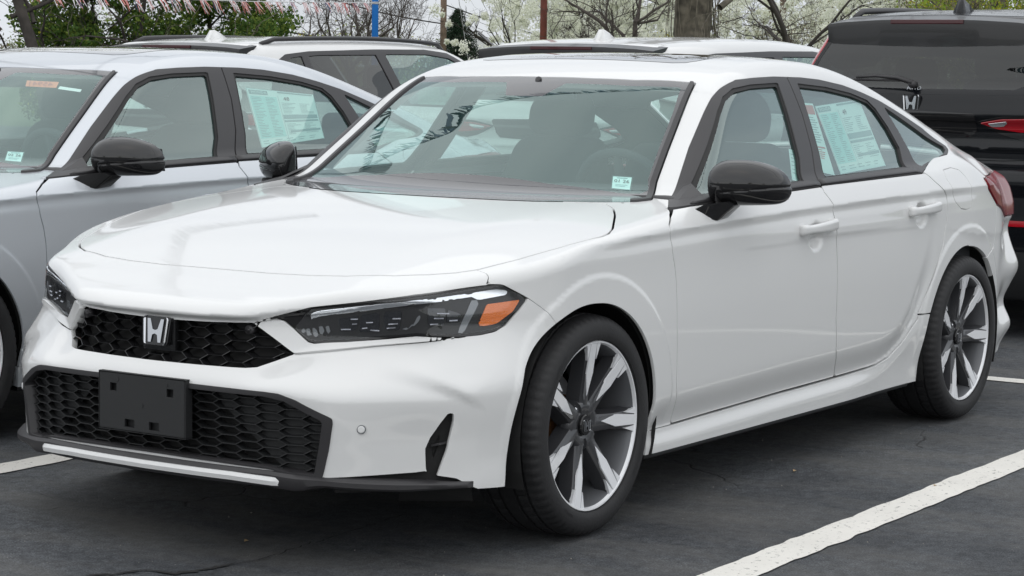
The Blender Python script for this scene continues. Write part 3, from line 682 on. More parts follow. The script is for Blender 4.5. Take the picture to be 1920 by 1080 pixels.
DR = [(-2.2885, 0.4519), (-2.384, 0.5856), (-2.4701, 0.699), (-2.4982, 0.7751), (-2.5051, 0.8682), (-2.5005, 0.884), (-2.4658, 0.906), (-2.4283, 0.934), (-2.3887, 0.9692)]
DM = [(-1.4929, 0.956), (-1.491, 0.95), (-1.484, 0.934), (-1.5031, 0.892), (-1.5133, 0.8532), (-1.5324, 0.7792), (-1.5402, 0.7061), (-1.5503, 0.495), (-1.5755, 0.3839), (-1.6479, 0.2828)]
BELT = [(-0.4985, 0.92), (-0.5916, 0.9257), (-0.9001, 0.9365), (-1.211, 0.9455), (-1.4929, 0.953), (-2.0, 0.964), (-2.3697, 0.9703), (-2.4006, 0.9761), (-2.622, 1.016), (-2.77, 1.026), (-2.851, 1.042)]
BTOP = [(-0.5, 0.96), (-0.6203, 1.0), (-0.7211, 1.0599), (-0.8697, 1.145), (-1.0017, 1.215), (-1.0754, 1.258), (-1.1473, 1.288), (-1.2521, 1.307), (-1.3793, 1.315), (-1.532, 1.32), (-1.7325, 1.318), (-1.8774, 1.311), (-2.0559, 1.292), (-2.2026, 1.2659), (-2.349, 1.2338), (-2.5028, 1.1894), (-2.71, 1.1265), (-2.868, 1.055)]
BLACK = BELT+BTOP[::-1]
def BLK(V):
    """signed field of the black window surround; near the screen pillar the edge is known in plan"""
    yl = np.interp(V[:, 0], [-1.42, -1.32, -1.25, -1.147, -1.075, -1.0, -.856, -.608, -.54, -.505], [.3, .62, .638, .641, .648, .662, .691, .762, .80, .817])
    return np.maximum(polysd(V[:, 0], V[:, 2], BLACK), yl-V[:, 1])
def FTOP(V):
    """fender top behind the hood ends along this line in plan"""
    return np.where(V[:, 2] > .90, np.interp(V[:, 1], [.5, .69, .725, .762, .80, .817, .9], [-.50, -.54, -.573, -.608, -.555, -.515, -.515])-V[:, 0], -1)
GF = [(-0.7354, 0.984), (-0.8988, 1.1), (-1.0412, 1.205), (-1.1179, 1.252), (-1.201, 1.279), (-1.3243, 1.292), (-1.5347, 1.299), (-1.5037, 1.197), (-1.4478, 1.044), (-1.3919, 0.966), (-0.6582, 0.9445)]
GR = [(-1.6829, 1.297), (-1.9008, 1.285), (-2.0931, 1.263), (-2.2207, 1.2369), (-2.2662, 1.2049), (-2.3112, 1.1347), (-2.3381, 1.0595), (-2.3017, 0.9854), (-1.5658, 0.972), (-1.6078, 1.062)]
GQ = [(-2.3587, 1.2128), (-2.4419, 1.1846), (-2.8241, 1.0543), (-2.8118, 1.0422), (-2.7373, 1.0277), (-2.4343, 0.9905), (-2.4309, 1.0492), (-2.3979, 1.1295)]
SPLIT = [(-1.6404, 1.33), (-1.626, 1.313), (-1.6068, 1.193), (-1.5627, 1.072), (-1.4929, 0.953), (-1.48, 0.93)]
WS = [(-.352, -.05), (-.357, .15), (-.367, .30), (-.387, .42), (-.417, .50), (-.447, .58), (-.48, .632), (-.5256, .6955), (-.5714, .7229), (-.6913, .6718), (-.8214, .6378), (-.9895, .5972), (-1.132, .5598), (-1.1057, .4568), (-1.0807, .3573), (-1.0648, .197), (-1.056, -.05)]
ROOFGLASS = [(-1.275, -0.05), (-1.276, 0.1964), (-1.2839, 0.3817), (-1.3071, 0.421), (-1.3675, 0.4359), (-1.4901, 0.4374), (-1.90, 0.44), (-1.98, 0.43), (-2.0, 0.38), (-2.0, -0.05)]
REARGLASS = [(-2.62, -.05), (-2.63, .35), (-2.67, .50), (-2.74, .545), (-3.05, .60), (-3.33, .655), (-3.40, .62), (-3.44, .4), (-3.45, -.05)]
TRUNK = [(-3.50, -.05), (-3.49, .4), (-3.46, .66), (-3.60, .70), (-3.9, .70), (-3.9, -.05)]
FUEL = [(-2.5755, 0.975), (-2.6604, 0.981), (-2.7206, 0.971), (-2.7486, 0.94), (-2.7611, 0.8502), (-2.7472, 0.8282), (-2.7008, 0.8211), (-2.6416, 0.8272), (-2.5843, 0.8562), (-2.5557, 0.9028), (-2.5457, 0.945)]
SILL = [(-.20, .266), (-.480, .262)]+[(x, z-.003) for x, z in (DB1[1:]+DB2[1:])]+[(-2.33, .447), (-2.6, .447), (-2.6, .05), (-.20, .05)]
FENDER = [(0.1026, 0.6003), (0.2208, 0.6318), (0.2562, 0.6728), (0.315, 0.7125), (0.3856, 0.7523), (0.4232, 0.7543), (0.3952, 0.7939), (0.4, 1.0), (-0.6307, 1.0), (-0.6318, 0.9299), (-0.528, 0.9227)]+DF+[(-.491, .262), (-.1, .262)]
BUMP = [(1.2, 0.0), (1.2, 0.9), (0.4, 0.9), (0.3952, 0.7939), (0.4232, 0.7543), (0.3856, 0.7523), (0.315, 0.7125), (0.2562, 0.6728), (0.2208, 0.6318), (0.1026, 0.6003), (0.1, 0.0)]
TAIL = [(-2.956, 0.89), (-2.939, 0.931), (-3.255, 0.931), (-3.9, 0.95), (-3.9, 0.75), (-3.322, 0.76), (-3.075, 0.822)]
RBUMP = [(-2.9593, 0.8948), (-3.0739, 0.8302), (-3.0616, 0.7551), (-3.05, 0.6558), (-2.987, 0.6368), (-2.9019, 0.5998), (-2.9, 0.1), (-4.2, 0.1), (-4.2, 0.91), (-2.9411, 0.9099)]
ARCH = [((0, .325), .350), ((-2.735, .328), .353)]
def arch_r(x, k):
    """opening radius grows a little towards the bumper sides"""
    t = np.clip(x/.36, -1, 1)
    return np.where(t > 0, .352+.060*np.abs(t)**1.2, .352-.022*np.abs(t)) if k == 0 else np.where(t > 0, .354+.026*np.abs(t), .350+.034*t*t)
def arch_out(V):
    d = np.full(len(V), -1.)
    for i, ((cx, cz), _) in enumerate(ARCH):
        x = V[:, 0]-cx; z = V[:, 2]-cz; r = arch_r(x, i); e = arch_r(np.sign(x), i)
        q = np.where(z < 0, e-np.abs(x), r-np.hypot(x, z)); d = np.maximum(d, q)
    return d
G2 = .0035
def emblem(name, parent, o, u, v, n, w, depth=.006, backing=True):
    """chrome emblem: rounded trapezoid ring around a wide upright letter shape"""
    o, u, v, n = map(Vector, (o, u, v, n)); fn = lambda a, b, h: o+u*a*w/2+v*b*w/2+n*h
    def rr(sx, top, bot, r, k=6):
        P = []
        for cx, cy, a0 in ((sx*top-r, .86*1-r, 0), (-(sx*top-r), .86-r, 90), (-(sx*bot-r), -.86+r, 180), (sx*bot-r, -.86+r, 270)):
            for i in range(k+1):
                a = math.radians(a0+90*i/k); P.append((cx+r*math.cos(a), cy+r*math.sin(a)))
        return P
    out = rr(1, 1.0, .88, .22); inn = rr(1, .84, .72, .14); n_ = len(out)
    mb = MB()
    V = [fn(a, b, 0) for a, b in out]+[fn(a, b, depth*.7) for a, b in out]+[fn((a+c)/2, (b+d)/2, depth) for (a, b), (c, d) in zip(out, inn)]+[fn(a, b, depth*.5) for a, b in inn]+[fn(a, b, 0) for a, b in inn]
    F = []
    for r in range(4):
        for i in range(n_): F.append((r*n_+i, r*n_+(i+1) % n_, (r+1)*n_+(i+1) % n_, (r+1)*n_+i))
    mb.add(V, F)
    H = [(-.66, .70), (-.42, .70), (-.20, .08), (0, .02), (.20, .08), (.42, .70), (.66, .70), (.50, -.70), (.28, -.70), (.20, -.26), (0, -.18), (-.20, -.26), (-.28, -.70), (-.50, -.70)]
    for q in ([0, 1, 2, 11, 12, 13], [2, 3, 10, 11], [3, 4, 9, 10], [4, 5, 6, 7, 8, 9]):
        P = [H[i] for i in q]; mb.prism(P, depth*.1, depth*.75, fn)
    ob = mb.build(name, M_CHROME, parent)
    if backing:
        b2 = MB(); b2.prism(rr(1, 1.12, 1.0, .26), -.012, depth*.12, fn); b2.build('emblem_backing', M_GLOSS, ob)
    return ob
def hexmesh(name, parent, poly, pitch, row, shell, off, depth, thick, mat_, slant=.34, both=True, skip=None):
    """honeycomb walls filling a (y,z) outline, following the body surface"""
    P = np.asarray(poly); P = P[P[:, 0] > -.04]; full = np.concatenate([P, (P*[-1, 1])[::-1]])
    segs = set(); hw = pitch*(.5+slant/2); he = pitch*(.5-slant/2)
    ny = int(.8/pitch)+2
    for i in range(-ny, ny+1):
        for j in range(-2, 30):
            cy = i*pitch; cz = P[:, 1].min()+j*row+(row/2 if i % 2 else 0)
            pts = [(cy-hw, cz), (cy-he, cz+row/2), (cy+he, cz+row/2), (cy+hw, cz), (cy+he, cz-row/2), (cy-he, cz-row/2)]
            for k in range(6):
                a = tuple(round(q, 4) for q in pts[k]); b = tuple(round(q, 4) for q in pts[(k+1) % 6])
                segs.add((a, b) if a < b else (b, a))
    S = np.array(sorted(segs)); t = np.linspace(0, 1, 17)
    Q = S[:, 0, None]*(1-t[None, :, None])+S[:, 1, None]*t[None, :, None]
    ins = polysd(Q[..., 0], Q[..., 1], full) < .004
    if skip is not None: ins &= ~skip(Q[..., 0], Q[..., 1])
    A = []; B = []
    for k in range(len(S)):
        m = ins[k]
        if m.sum() < 2: continue
        i0 = np.argmax(m); i1 = 16-np.argmax(m[::-1]); A.append(Q[k, i0]); B.append(Q[k, i1])
    A = np.array(A); B = np.array(B)
    X1 = shell.onx(np.abs(A[:, 0]), A[:, 1])+off; X2 = shell.onx(np.abs(B[:, 0]), B[:, 1])+off
    mb = MB()
    for a, b, x1, x2 in zip(A, B, X1, X2):
        d = b-a; L = np.hypot(*d)
        if L < 1e-4: continue
        n = np.array([-d[1], d[0]])/L*thick/2; n2 = n*.45
        V = []
        for p, x in ((a, x1), (b, x2)):
            V += [(x, p[0]+n2[0], p[1]+n2[1]), (x, p[0]-n2[0], p[1]-n2[1]), (x-depth, p[0]-n[0], p[1]-n[1]), (x-depth, p[0]+n[0], p[1]+n[1])]
        mb.add(V, [(0, 1, 5, 4), (1, 2, 6, 5), (3, 0, 4, 7)])
    return mb.build(name, mat_, parent, recalc=False)

# ------------------------------------------------------------------ wheel
TEXT_CACHE = {}
def text_mesh(txt, size=1., ext=.0, res=2):
    k = (txt, ext, res)
    if k not in TEXT_CACHE:
        cu = bpy.data.curves.new('lettering', 'FONT'); cu.body = txt; cu.size = 1; cu.extrude = ext; cu.resolution_u = res; cu.align_x = 'CENTER'; cu.align_y = 'CENTER'
        o = bpy.data.objects.new('lettering', cu); COL.objects.link(o)
        dg = bpy.context.evaluated_depsgraph_get(); me = bpy.data.meshes.new_from_object(o.evaluated_get(dg))
        V = np.array([v.co for v in me.vertices]).reshape(-1, 3); F = [list(p.vertices) for p in me.polygons]
        bpy.data.objects.remove(o); bpy.data.curves.remove(cu); bpy.data.meshes.remove(me); TEXT_CACHE[k] = (V, F)
    return TEXT_CACHE[k]
def wheel_parts(root, detailed=True):
    """wheel centred on the origin, outer face towards +Y; rim plane at y=0"""
    yc = -.105
    prof = []
    half = [(0, .3215), (.022, .3213), (.0225, .3145), (.032, .3145), (.0325, .3210), (.062, .3200), (.0625, .3135), (.072, .3135), (.0725, .3190), (.095, .3155), (.108, .3085), (.1165, .2980), (.1205, .283), (.1215, .268), (.1195, .255), (.1150, .2475), (.1160, .2480), (.1120, .2470), (.100, .2465), (.085, .2465)]
    prof = [(-a, r) for a, r in half[::-1]]+half[1:]
    n = 288 if detailed else 96
    V = []
    sip = 4
    for a, r in prof:
        for k in range(n):
            rr = r
            ph = (k % sip)
            if detailed and .073 < abs(a) < .112 and ph == 0: rr -= .0045
            if detailed and .03 < abs(a) < .064 and r > .318 and (k+2*(a > 0)) % 6 == 0: rr -= .003
            q = 2*math.pi*k/n
            V.append((rr*math.cos(q), yc+a, rr*math.sin(q)))
    F = [(i*n+k, (i+1)*n+k, (i+1)*n+(k+1) % n, i*n+(k+1) % n) for i in range(len(prof)-1) for k in range(n)]
    mb = MB(); mb.add(V, F)
    if detailed:
        for txt, a0, R0, hgt in (('PROCONTACT', 142, .272, .019), ('CONTINENTAL', 335, .270, .020), ('235/40R18', 238, .270, .012)):
            TV, TF = text_mesh(txt, ext=.0, res=1); w = 0
            out = []
            for x, y, _ in TV:
                th = math.radians(a0)-x*hgt/R0; r = R0+y*hgt
                yy = yc+np.interp(r, [.2475, .255, .268, .283, .298], [.1150, .1195, .1215, .1205, .1165])+.0012
                out.append((-r*math.cos(th)*-1*-1, yy, r*math.sin(th)))
            mb.add(out, TF)
    mb.build('tyre', M_RUBBER, root, smooth=True, recalc=False, angle=38)
    # rim barrel and bright lip
    mb = MB()
    P1 = [(-.010, .2462), (.0015, .2458), (.0050, .2432), (.0045, .2392), (-.004, .2350)]
    mb.cur = 1; mb.lathe(P1, 96, lambda a, r, q: (r*math.cos(q), a, r*math.sin(q)))
    mb.cur = 0; mb.lathe([(-.004, .2350), (-.018, .2285), (-.060, .2225), (-.13, .2150), (-.205, .2190), (-.21, .238)], 96, lambda a, r, q: (r*math.cos(q), a, r*math.sin(q)))
    mb.build('rim', [M_BARREL, M_MACH], root, smooth=True, angle=40)
    # centre hub with lug pockets
    mb = MB(); N = 60
    def hubp(a, r, q): return (r*math.cos(q), a, r*math.sin(q))
    rings = []
    for a, r0 in ((-.030, .030), (-.027, .040), (-.024, .052), (-.026, .066), (-.036, .075), (-.060, .080)):
        ring = []
        for k in range(N):
            q = 2*math.pi*k/N; aa = a
            if r0 > .048 and r0 < .07:
                for l in range(5):
                    d = abs((q-math.radians(90+36+72*l)+math.pi) % (2*math.pi)-math.pi)
                    if d < .20: aa = a-.018
            ring.append((r0*math.cos(q), aa, r0*math.sin(q)))
        rings.append(ring)
    V = [p for r in rings for p in r]; F = [(i*N+k, i*N+(k+1) % N, (i+1)*N+(k+1) % N, (i+1)*N+k) for i in range(len(rings)-1) for k in range(N)]
    mb.add(V, F); mb.build('hub', M_WHEEL, root, smooth=True, angle=50)
    cap = MB(); cap.lathe([(-.034, .030), (-.022, .0305), (-.0195, .028), (-.019, .001)], 40, hubp); hc = cap.build('hub_cap', M_GLOSS, root, smooth=True, angle=35)
    emblem('emblem', hc, (0, -.0185, 0), (-1, 0, 0), (0, 0, 1), (0, 1, 0), .040, .003, False)
    for l in range(5):
        q = math.radians(90+36+72*l); b = MB(); b.tube([(.0575*math.cos(q), -.058, .0575*math.sin(q)), (.0575*math.cos(q), -.034, .0575*math.sin(q)), (.0575*math.cos(q), -.030, .0575*math.sin(q))], [.0095, .0095, .006], 6)
        b.build('lug_nut', M_CHROME, root, smooth=False)
    # seven spokes at the angles seen (degrees, counter-clockwise from the rearward side)
    for ang in (90, 46.5, -2.5, -55.5, -108, -156, 150):
        t = math.radians(ang); ct, st = math.cos(t), math.sin(t)
        def sp(r, w, y): return (-(r*ct-w*st), y, r*st+w*ct)
        rs = [.040, .062, .085, .11, .14, .17, .20, .222, .2385]
        fw = [.028, .025, .0235, .0225, .0225, .0235, .0265, .0315, .039]
        fy = [-.028, -.026, -.024, -.021, -.0165, -.0115, -.0065, -.003, -.001]
        bw = [1.25, 1.35, 1.5, 1.5, 1.4, 1.35, 1.25, 1.15, 1.05]
        mb = MB(); rings = []
        for r, w, y, b in zip(rs, fw, fy, bw):
            rings.append([sp(r, -w*b, y-.045), sp(r, -w, y-.006), sp(r, -w*.35, y+.0015), sp(r, w*.35, y+.0015), sp(r, w, y-.006), sp(r, w*b, y-.045)])
        V = [p for q in rings for p in q]; m = 6
        F = [(i*m+k, i*m+(k+1) % m, (i+1)*m+(k+1) % m, (i+1)*m+k) for i in range(len(rings)-1) for k in range(m)]+[tuple(range(m))]
        mb.add(V, F); mb.cur = 1
        Y = lambda r: float(np.interp(r, rs, fy))+.0032
        sk = .004 if ang != 90 else 0
        bl = [(.084, 0+sk), (.150, .0170+sk*.5), (.232, .0142), (.2375, .0142), (.2375, -.0142), (.232, -.0142), (.150, -.0170+sk*.5)]
        n = len(bl)
        mb.add([sp(r, w, Y(r)) for r, w in bl]+[sp(r, w*1.1, Y(r)-.004) for r, w in bl], [tuple(range(n))[::-1]]+[(i, (i+1) % n, n+(i+1) % n, n+i) for i in range(n)])
        mb.cur = 2
        bl = [(.058, .004), (.085, .0165), (.150, .0188), (.152, .0150), (.092, .0035)]
        mb.add([sp(r, w, Y(r)-.0022) for r, w in bl]+[sp(r, w, Y(r)-.012) for r, w in bl], [tuple(range(5))[::-1]]+[(i, (i+1) % 5, 5+(i+1) % 5, 5+i) for i in range(5)])
        mb.cur = 1
        for s_ in (1, -1):
            bl = [(.190, s_*.0235), (.2405, s_*.0165), (.2405, s_*.0400), (.226, s_*.0330)]
            mb.add([sp(r, w, Y(r)-.0005) for r, w in bl]+[sp(r, w, Y(r)-.012) for r, w in bl], [(0, 1, 2, 3), (0, 1, 5, 4), (1, 2, 6, 5), (2, 3, 7, 6), (3, 0, 4, 7)])
        mb.build('spoke', [M_WHEEL, M_MACH, M_SPOKEF], root, smooth=True, angle=28)
    mb = MB(); mb.lathe([(-.165, .145), (-.155, .145), (-.150, .142), (-.150, .085)], 64, hubp); mb.lathe([(-.18, .145), (-.165, .145)], 64, hubp)
    mb.cur = 1; mb.lathe([(-.150, .085), (-.100, .080), (-.098, .03)], 48, hubp)
    mb.build('brake_disc', [M_DISC, M_RUST], root, smooth=True, angle=40)
    mb = MB()
    for k in range(7):
        q = math.radians(-196+9*k)
        mb.box((-.132*math.cos(q), -.135, .132*math.sin(q)), (.045, .055, .030), Matrix.Rotation(q, 3, 'Y'))
    mb.build('brake_caliper', M_CALIPER, root, bevel=.005)
# ------------------------------------------------------------------ the sedan
def make_sedan(label, group=None):
    car = thing('sedan', label, 'car', group=group)
    S = Shell(make_f(), (-3.95, -.02, .12), (1.02, .99, 1.46), .0105)
    P = S.part; paint = M_WHITE
    up = lambda z0: (lambda V: z0-V[:, 2])
    xz = lambda poly, ins=True, gap=G2: ('xz', poly, ins, gap)
    xy = lambda poly, ins=True, gap=G2: ('xy', poly, ins, gap)
    NOHOOD = lambda V: np.where(V[:, 2] > .6, -polysd(V[:, 0], V[:, 1], HOOD)+G2, -1)
    NOWS = lambda V: np.where(V[:, 2] > .85, -polysd(V[:, 0], V[:, 1], WS)+G2*.5, -1)
    # hood
    P('hood', [up(.70), xy(HOOD), lambda V: -V[:, 0]-.455], paint, car, 'C', thick=.007)
    # front bumper cover with lip
    fb = [xz(BUMP, True, .001), NOHOOD, ('dz', DZ(LAMP), False, .0008), ('dz', DZ(GARN), False, .001), ('yz', GRILLE, False, 0), ('yz', LOW, False, 0), ('dz', DZ(VENT), False, 0), arch_out]
    BB = lambda V: np.interp(V[:, 1]-V[:, 0], [-.9, -.35, -.277, .075, .114, .150, .233, .317, .44], [.262, .262, .253, .263, .266, .254, .244, .212, .206])-V[:, 2]
    bumper = P('front_bumper', fb+[BB], paint, car, 'C', thick=.020)
    for sd in 'LR':
        sg = 1 if sd == 'L' else -1
        # headlight: black housing, recessed; lens; inside pieces
        hl = P('headlight', [('dz', DZ(LAMP), True, .0015), lambda V: .2-V[:, 0], lambda V: .55-V[:, 2]], M_GLOSS, car, sd, off=-.006, thick=.025)
        P('lamp_bowl', [('dz', DZ(LENS), True, .002), lambda V: .2-V[:, 0], lambda V: .55-V[:, 2]], M_LAMPIN, hl, sd, off=-.0045, thick=0)
        # layered inner light bars, following the surface a little below the lens
        def band(nm, poly, off, m, th=.006): P(nm, [('dz', DZ(poly), True, 0), lambda V: .2-V[:, 0], lambda V: .55-V[:, 2]], m, hl, sd, off=off, thick=th)
        band('light_guide', [(0.748, 0.441, 0.673), (0.74, 0.465, 0.681), (0.684, 0.562, 0.697), (0.603, 0.686, 0.718), (0.462, 0.767, 0.732), (0.4, 0.806, 0.740), (0.379, 0.819, 0.737), (0.357, 0.832, 0.727), (0.449, 0.781, 0.713), (0.464, 0.769, 0.722), (0.604, 0.686, 0.706), (0.679, 0.558, 0.684), (0.734, 0.461, 0.668), (0.745, 0.444, 0.660)], -.001, M_CLEARWHITE)
        band('turn_signal', AMBER, -.001, M_AMBER)
        band('lamp_divider', DIVIDER, -.002, M_SMOKE)
        band('reflector_arc', ARC, -.002, M_CALIPER)
        for q in CELLS: band('projector_cell', q, -.0015, M_CELL, .002)
        for p0, p1 in FINS:
            mb = MB(); mb.add([(p0[0], sg*p0[1], p0[2]+.0015), (p1[0], sg*p1[1], p1[2]+.0015), (p1[0]+.003, sg*(p1[1]+.002), p1[2]-.0015), (p0[0]+.003, sg*(p0[1]+.002), p0[2]-.0015)], [(0, 1, 2, 3)]); mb.build('projector_fin', M_FIN, hl, recalc=False)
        for q in SIDES: band('side_reflector', q, -.0015, M_SMOKE, .002)
        P('lens', [('dz', DZ(LENS), True, .0), lambda V: .2-V[:, 0], lambda V: .55-V[:, 2]], M_LENS, hl, sd, off=.0015, thick=0)
        P('lamp_garnish', [('dz', DZ(GARN), True, .0015), lambda V: .3-V[:, 0], lambda V: .55-V[:, 2]], paint, car, sd, off=.007, thick=.03)
        # air curtain
        v = P('air_curtain', [('dz', DZ(VENT), True, 0), lambda V: .3-V[:, 0], lambda V: V[:, 2]-.45], M_DARK, car, sd, off=-.030, thick=-.026)
        b = MB(); b.box((.578, sg*.752, .335), (.05, .03, .006), Matrix.Rotation(.25*sg, 3, 'X')); b.build('vane', M_TRIM, v, bevel=.002)
        P('fender', [xz(FENDER, True, .001), lambda V: FTOP(V)+.001, lambda V: .0005-BLK(V), NOHOOD, NOWS, arch_out, lambda V: .2-V[:, 2], lambda V: V[:, 2]-.96, lambda V: .5-V[:, 1]], paint, car, sd, thick=.010)
        # doors
        df = P('front_door', [xz(DF+DB1[1:]+DM[::-1][1:]+[(-1.493, .953), (-1.211, .9455), (-.9, .9365), (-.587, .926)]), lambda V: .5-V[:, 1], arch_out], paint, car, sd, thick=.008)
        dr = P('rear_door', [xz(DM+DB2[1:]+DR[1:]+[(-2.377, .970), (-2.0, .964)]), lambda V: .5-V[:, 1], arch_out], paint, car, sd, thick=.008)
        NG = [xz(GF, False, 0), xz(GR, False, 0), xz(GQ, False, 0), lambda V: .5-V[:, 1]]
        A = [(0, .5)]+[p for p in SPLIT[::-1]]+[(-1.64, 1.6), (0, 1.6)]
        P('window_trim', [lambda V: BLK(V)+.001, xz(A)]+NG, M_TRIM, df or car, sd, off=.001, thick=.02)
        P('window_trim', [lambda V: BLK(V)+.001, xz(A, False)]+NG, M_TRIM, dr or car, sd, off=.001, thick=.02)
        for g_, pr in ((GF, df), (GR, dr)):
            P('window_seal', [xz(g_, True, -.001), xz(g_, False, -.011), lambda V: .5-V[:, 1]], M_SEAL, pr, sd, off=-.003, thick=.008)
        P('window_glass', [xz(GF, True, -.006), lambda V: .5-V[:, 1]], M_GLASS, df, sd, off=-.010, thick=0)
        P('window_glass', [xz(GR, True, -.006), lambda V: .5-V[:, 1]], M_GLASS, dr, sd, off=-.010, thick=0)
        P('quarter_glass', [xz(GQ, True, -.006), lambda V: .5-V[:, 1]], M_GLASS, car, sd, off=-.008, thick=0)
        # raised belt moulding
        for nm, x0, x1, par in (('belt_moulding', -.60, -1.488, df), ('belt_moulding', -1.496, -2.36, dr)):
            xs = np.linspace(x0, x1, 22); zb = np.interp(-xs, [-p[0] for p in BELT], [p[1] for p in BELT]); mb = MB()
            ring = [(-.004, .003), (.006, .005), (.0075, .012), (.005, .021), (-.006, .024)]
            V = []
            for x, z in zip(xs, zb):
                for a, dz in ring: V.append((x, sg*(float(S.ony([x], [z+dz])[0])+a), z+dz))
            n = len(ring); mb.add(V, [(i*n+k, i*n+k+1, (i+1)*n+k+1, (i+1)*n+k) for i in range(len(xs)-1) for k in range(n-1)]+[tuple(range(n)), tuple((len(xs)-1)*n+k for k in range(n))])
            mb.build(nm, M_TRIM, par, smooth=True)
        for hx, hz, par in ((-1.372, .822, df), (-2.270, .842, dr)):
            yy = float(S.ony([hx+.1], [hz])[0])
            def hf(x, y, z, hx=hx, hz=hz, yy=yy):
                u = x-hx; zc = hz+u*-.035
                bar = sdbox(u, y-yy-.011-.014*(1-(u/.13)**2), z-zc, (0, 0, 0), (.128, .011, .0185-.004*sstep(u, -.1, .1)), .010)
                e = np.minimum(sdbox(u, y-yy, z-zc, (.112, 0, 0), (.017, .02, .017), .01), sdbox(u, y-yy, z-zc, (-.110, 0, 0), (.02, .02, .017), .01))
                return smin(bar, e, .012)
            hd = iso_part('door_handle', hf, (hx-.15, yy-.03, hz-.035), (hx+.15, yy+.045, hz+.035), .004, paint, par, mirror=(sg < 0))
        P('side_skirt', [xz(SILL), lambda V: .5-V[:, 1], arch_out, lambda V: .19-V[:, 2]], paint, car, sd, thick=.03)
        P('side_skirt_underside', [lambda V: V[:, 2]-.20, lambda V: np.maximum(V[:, 0]+.30, -2.3-V[:, 0]), lambda V: .6-V[:, 1], arch_out], M_PLASTIC, car, sd, off=-.004, thick=0)
        P('rear_bumper', [xz(RBUMP), xz(TAIL, False), xy(TRUNK, False), arch_out, lambda V: V[:, 2]-.90], paint, car, sd, thick=.02)
        tl = P('tail_light', [xz(TAIL), xy(TRUNK, False)], M_REDDARK, car, sd, off=.006, thick=.03)
        P('fuel_door', [xz(FUEL, True, .0015), lambda V: .5-V[:, 1]], paint, car, sd, thick=.01) if sg > 0 else None
        # wheel wells
        for (cx, cz), r in ARCH:
            mb = MB(); n = 28; V = []
            for yy in (.50, .872):
                for k in range(n+1):
                    a = math.pi*(-.12+1.24*k/n); V.append((cx+(r+.022)*math.cos(a), sg*yy, cz+(r+.022)*math.sin(a)))
            mb.add(V, [(k, k+1, n+2+k, n+1+k) for k in range(n)]+[tuple(range(n+1))])
            mb.build('wheel_liner', M_DARK, car)
        if sg > 0:
            b = MB()
            b.box((-3.045, sg*.84, .47), (.06, .01, .26)); b.build('liner_flange', M_CALIPER, car)
    # trunk, glass, roof
    P('trunk_lid', [xy(TRUNK), up(.5)], paint, car, 'C', thick=.02)
    P('rear_window', [xy(REARGLASS), up(.95)], M_GLASS, car, 'C', off=-.004, thick=0)
    side = np.array([(-.535, .69), (-.573, .722), (-.691, .672), (-.821, .638), (-.988, .598), (-1.128, .562)])
    band = lambda V: linesd(V[:, 0], V[:, 1], side)
    P('pillar_trim', [xy(WS), up(.90), lambda V: band(V)-.020, lambda V: V[:, 0]+.52], M_TRIM, car, 'L', off=.007, thick=.012)
    P('pillar_trim', [xy(WS), up(.90), lambda V: band(V)-.020, lambda V: V[:, 0]+.52], M_TRIM, car, 'R', off=.007, thick=.012)
    INW = [(-.575, -.05), (-.575, .35), (-.60, .60), (-.62, .655), (-.65, .665), (-.691, .640), (-.821, .604), (-.975, .566), (-1.085, .530), (-1.062, .46), (-1.040, .36), (-1.026, .2), (-1.020, .12), (-.945, .075), (-.94, -.05)]
    ws = P('windshield', [xy(WS), up(.88), lambda V: .0195-band(V)*1, ('xy', INW, True, 0)], M_WSGLASS, car, 'C', thick=0)
    P('frit_band', [xy(WS), up(.88), lambda V: .0195-band(V), ('xy', INW, False, 0)], M_FRIT, ws, 'C', thick=0)
    rg = P('sunroof', [('xy', ROOFGLASS, True, .003), up(1.2)], M_ROOFGLASS, car, 'C', off=.001, thick=.012)
    P('body_shell', [lambda V: .19-V[:, 2], lambda V: V[:, 0]+.49, lambda V: -np.maximum(polysd(V[:, 0], V[:, 2], FENDER), FTOP(V))+.0015, lambda V: .0005-BLK(V), NOWS, ('xy', ROOFGLASS, False, .0)] +
      [lambda V: np.where(V[:, 2] > .9, -polysd(V[:, 0], V[:, 1], REARGLASS), -1), lambda V: np.where(V[:, 2] > .5, -polysd(V[:, 0], V[:, 1], TRUNK)+G2, -1),
       xz(TAIL, False), xz(RBUMP, False), ('xz', FUEL, False, .0015), NOHOOD, ('xz', DF+DB1[1:]+DM[::-1][1:]+[(-1.493, .956), (-1.211, .9475), (-.9, .9385), (-.59, .928)], False, G2), ('xz', DM+DB2[1:]+DR[1:]+[(-2.377, .970), (-2.0, .964)], False, G2), ('xz', SILL, False, G2), arch_out],
      paint, car, 'C', thick=.016)
    # cabin lining: same shell pushed inwards, seen through the glass
    lin = [lambda V: 1.0-V[:, 2], ('xz', GF, False, .01), ('xz', GR, False, .01), ('xz', GQ, False, .006), lambda V: np.where(V[:, 2] > .9, -polysd(V[:, 0], V[:, 1], WS)-.02, -1), lambda V: np.where(V[:, 2] > .9, -polysd(V[:, 0], V[:, 1], REARGLASS)+.01, -1)]
    tag(P('pillar_lining', lin+[lambda V: V[:, 2]-1.20], M_INNER, car, 'C', off=-.030, thick=0, flip=True), kind='stuff')
    P('headliner', lin+[lambda V: 1.205-V[:, 2]], M_LINER, car, 'C', off=-.030, thick=0, flip=True)
    for sd in 'LR':
        P('door_card', [lambda V: np.maximum(V[:, 0]+.45, -2.9-V[:, 0]), lambda V: np.maximum(V[:, 2]-.958, .3-V[:, 2]), lambda V: .6-V[:, 1]], M_INNER, car, sd, off=-.055, thick=0, flip=True)
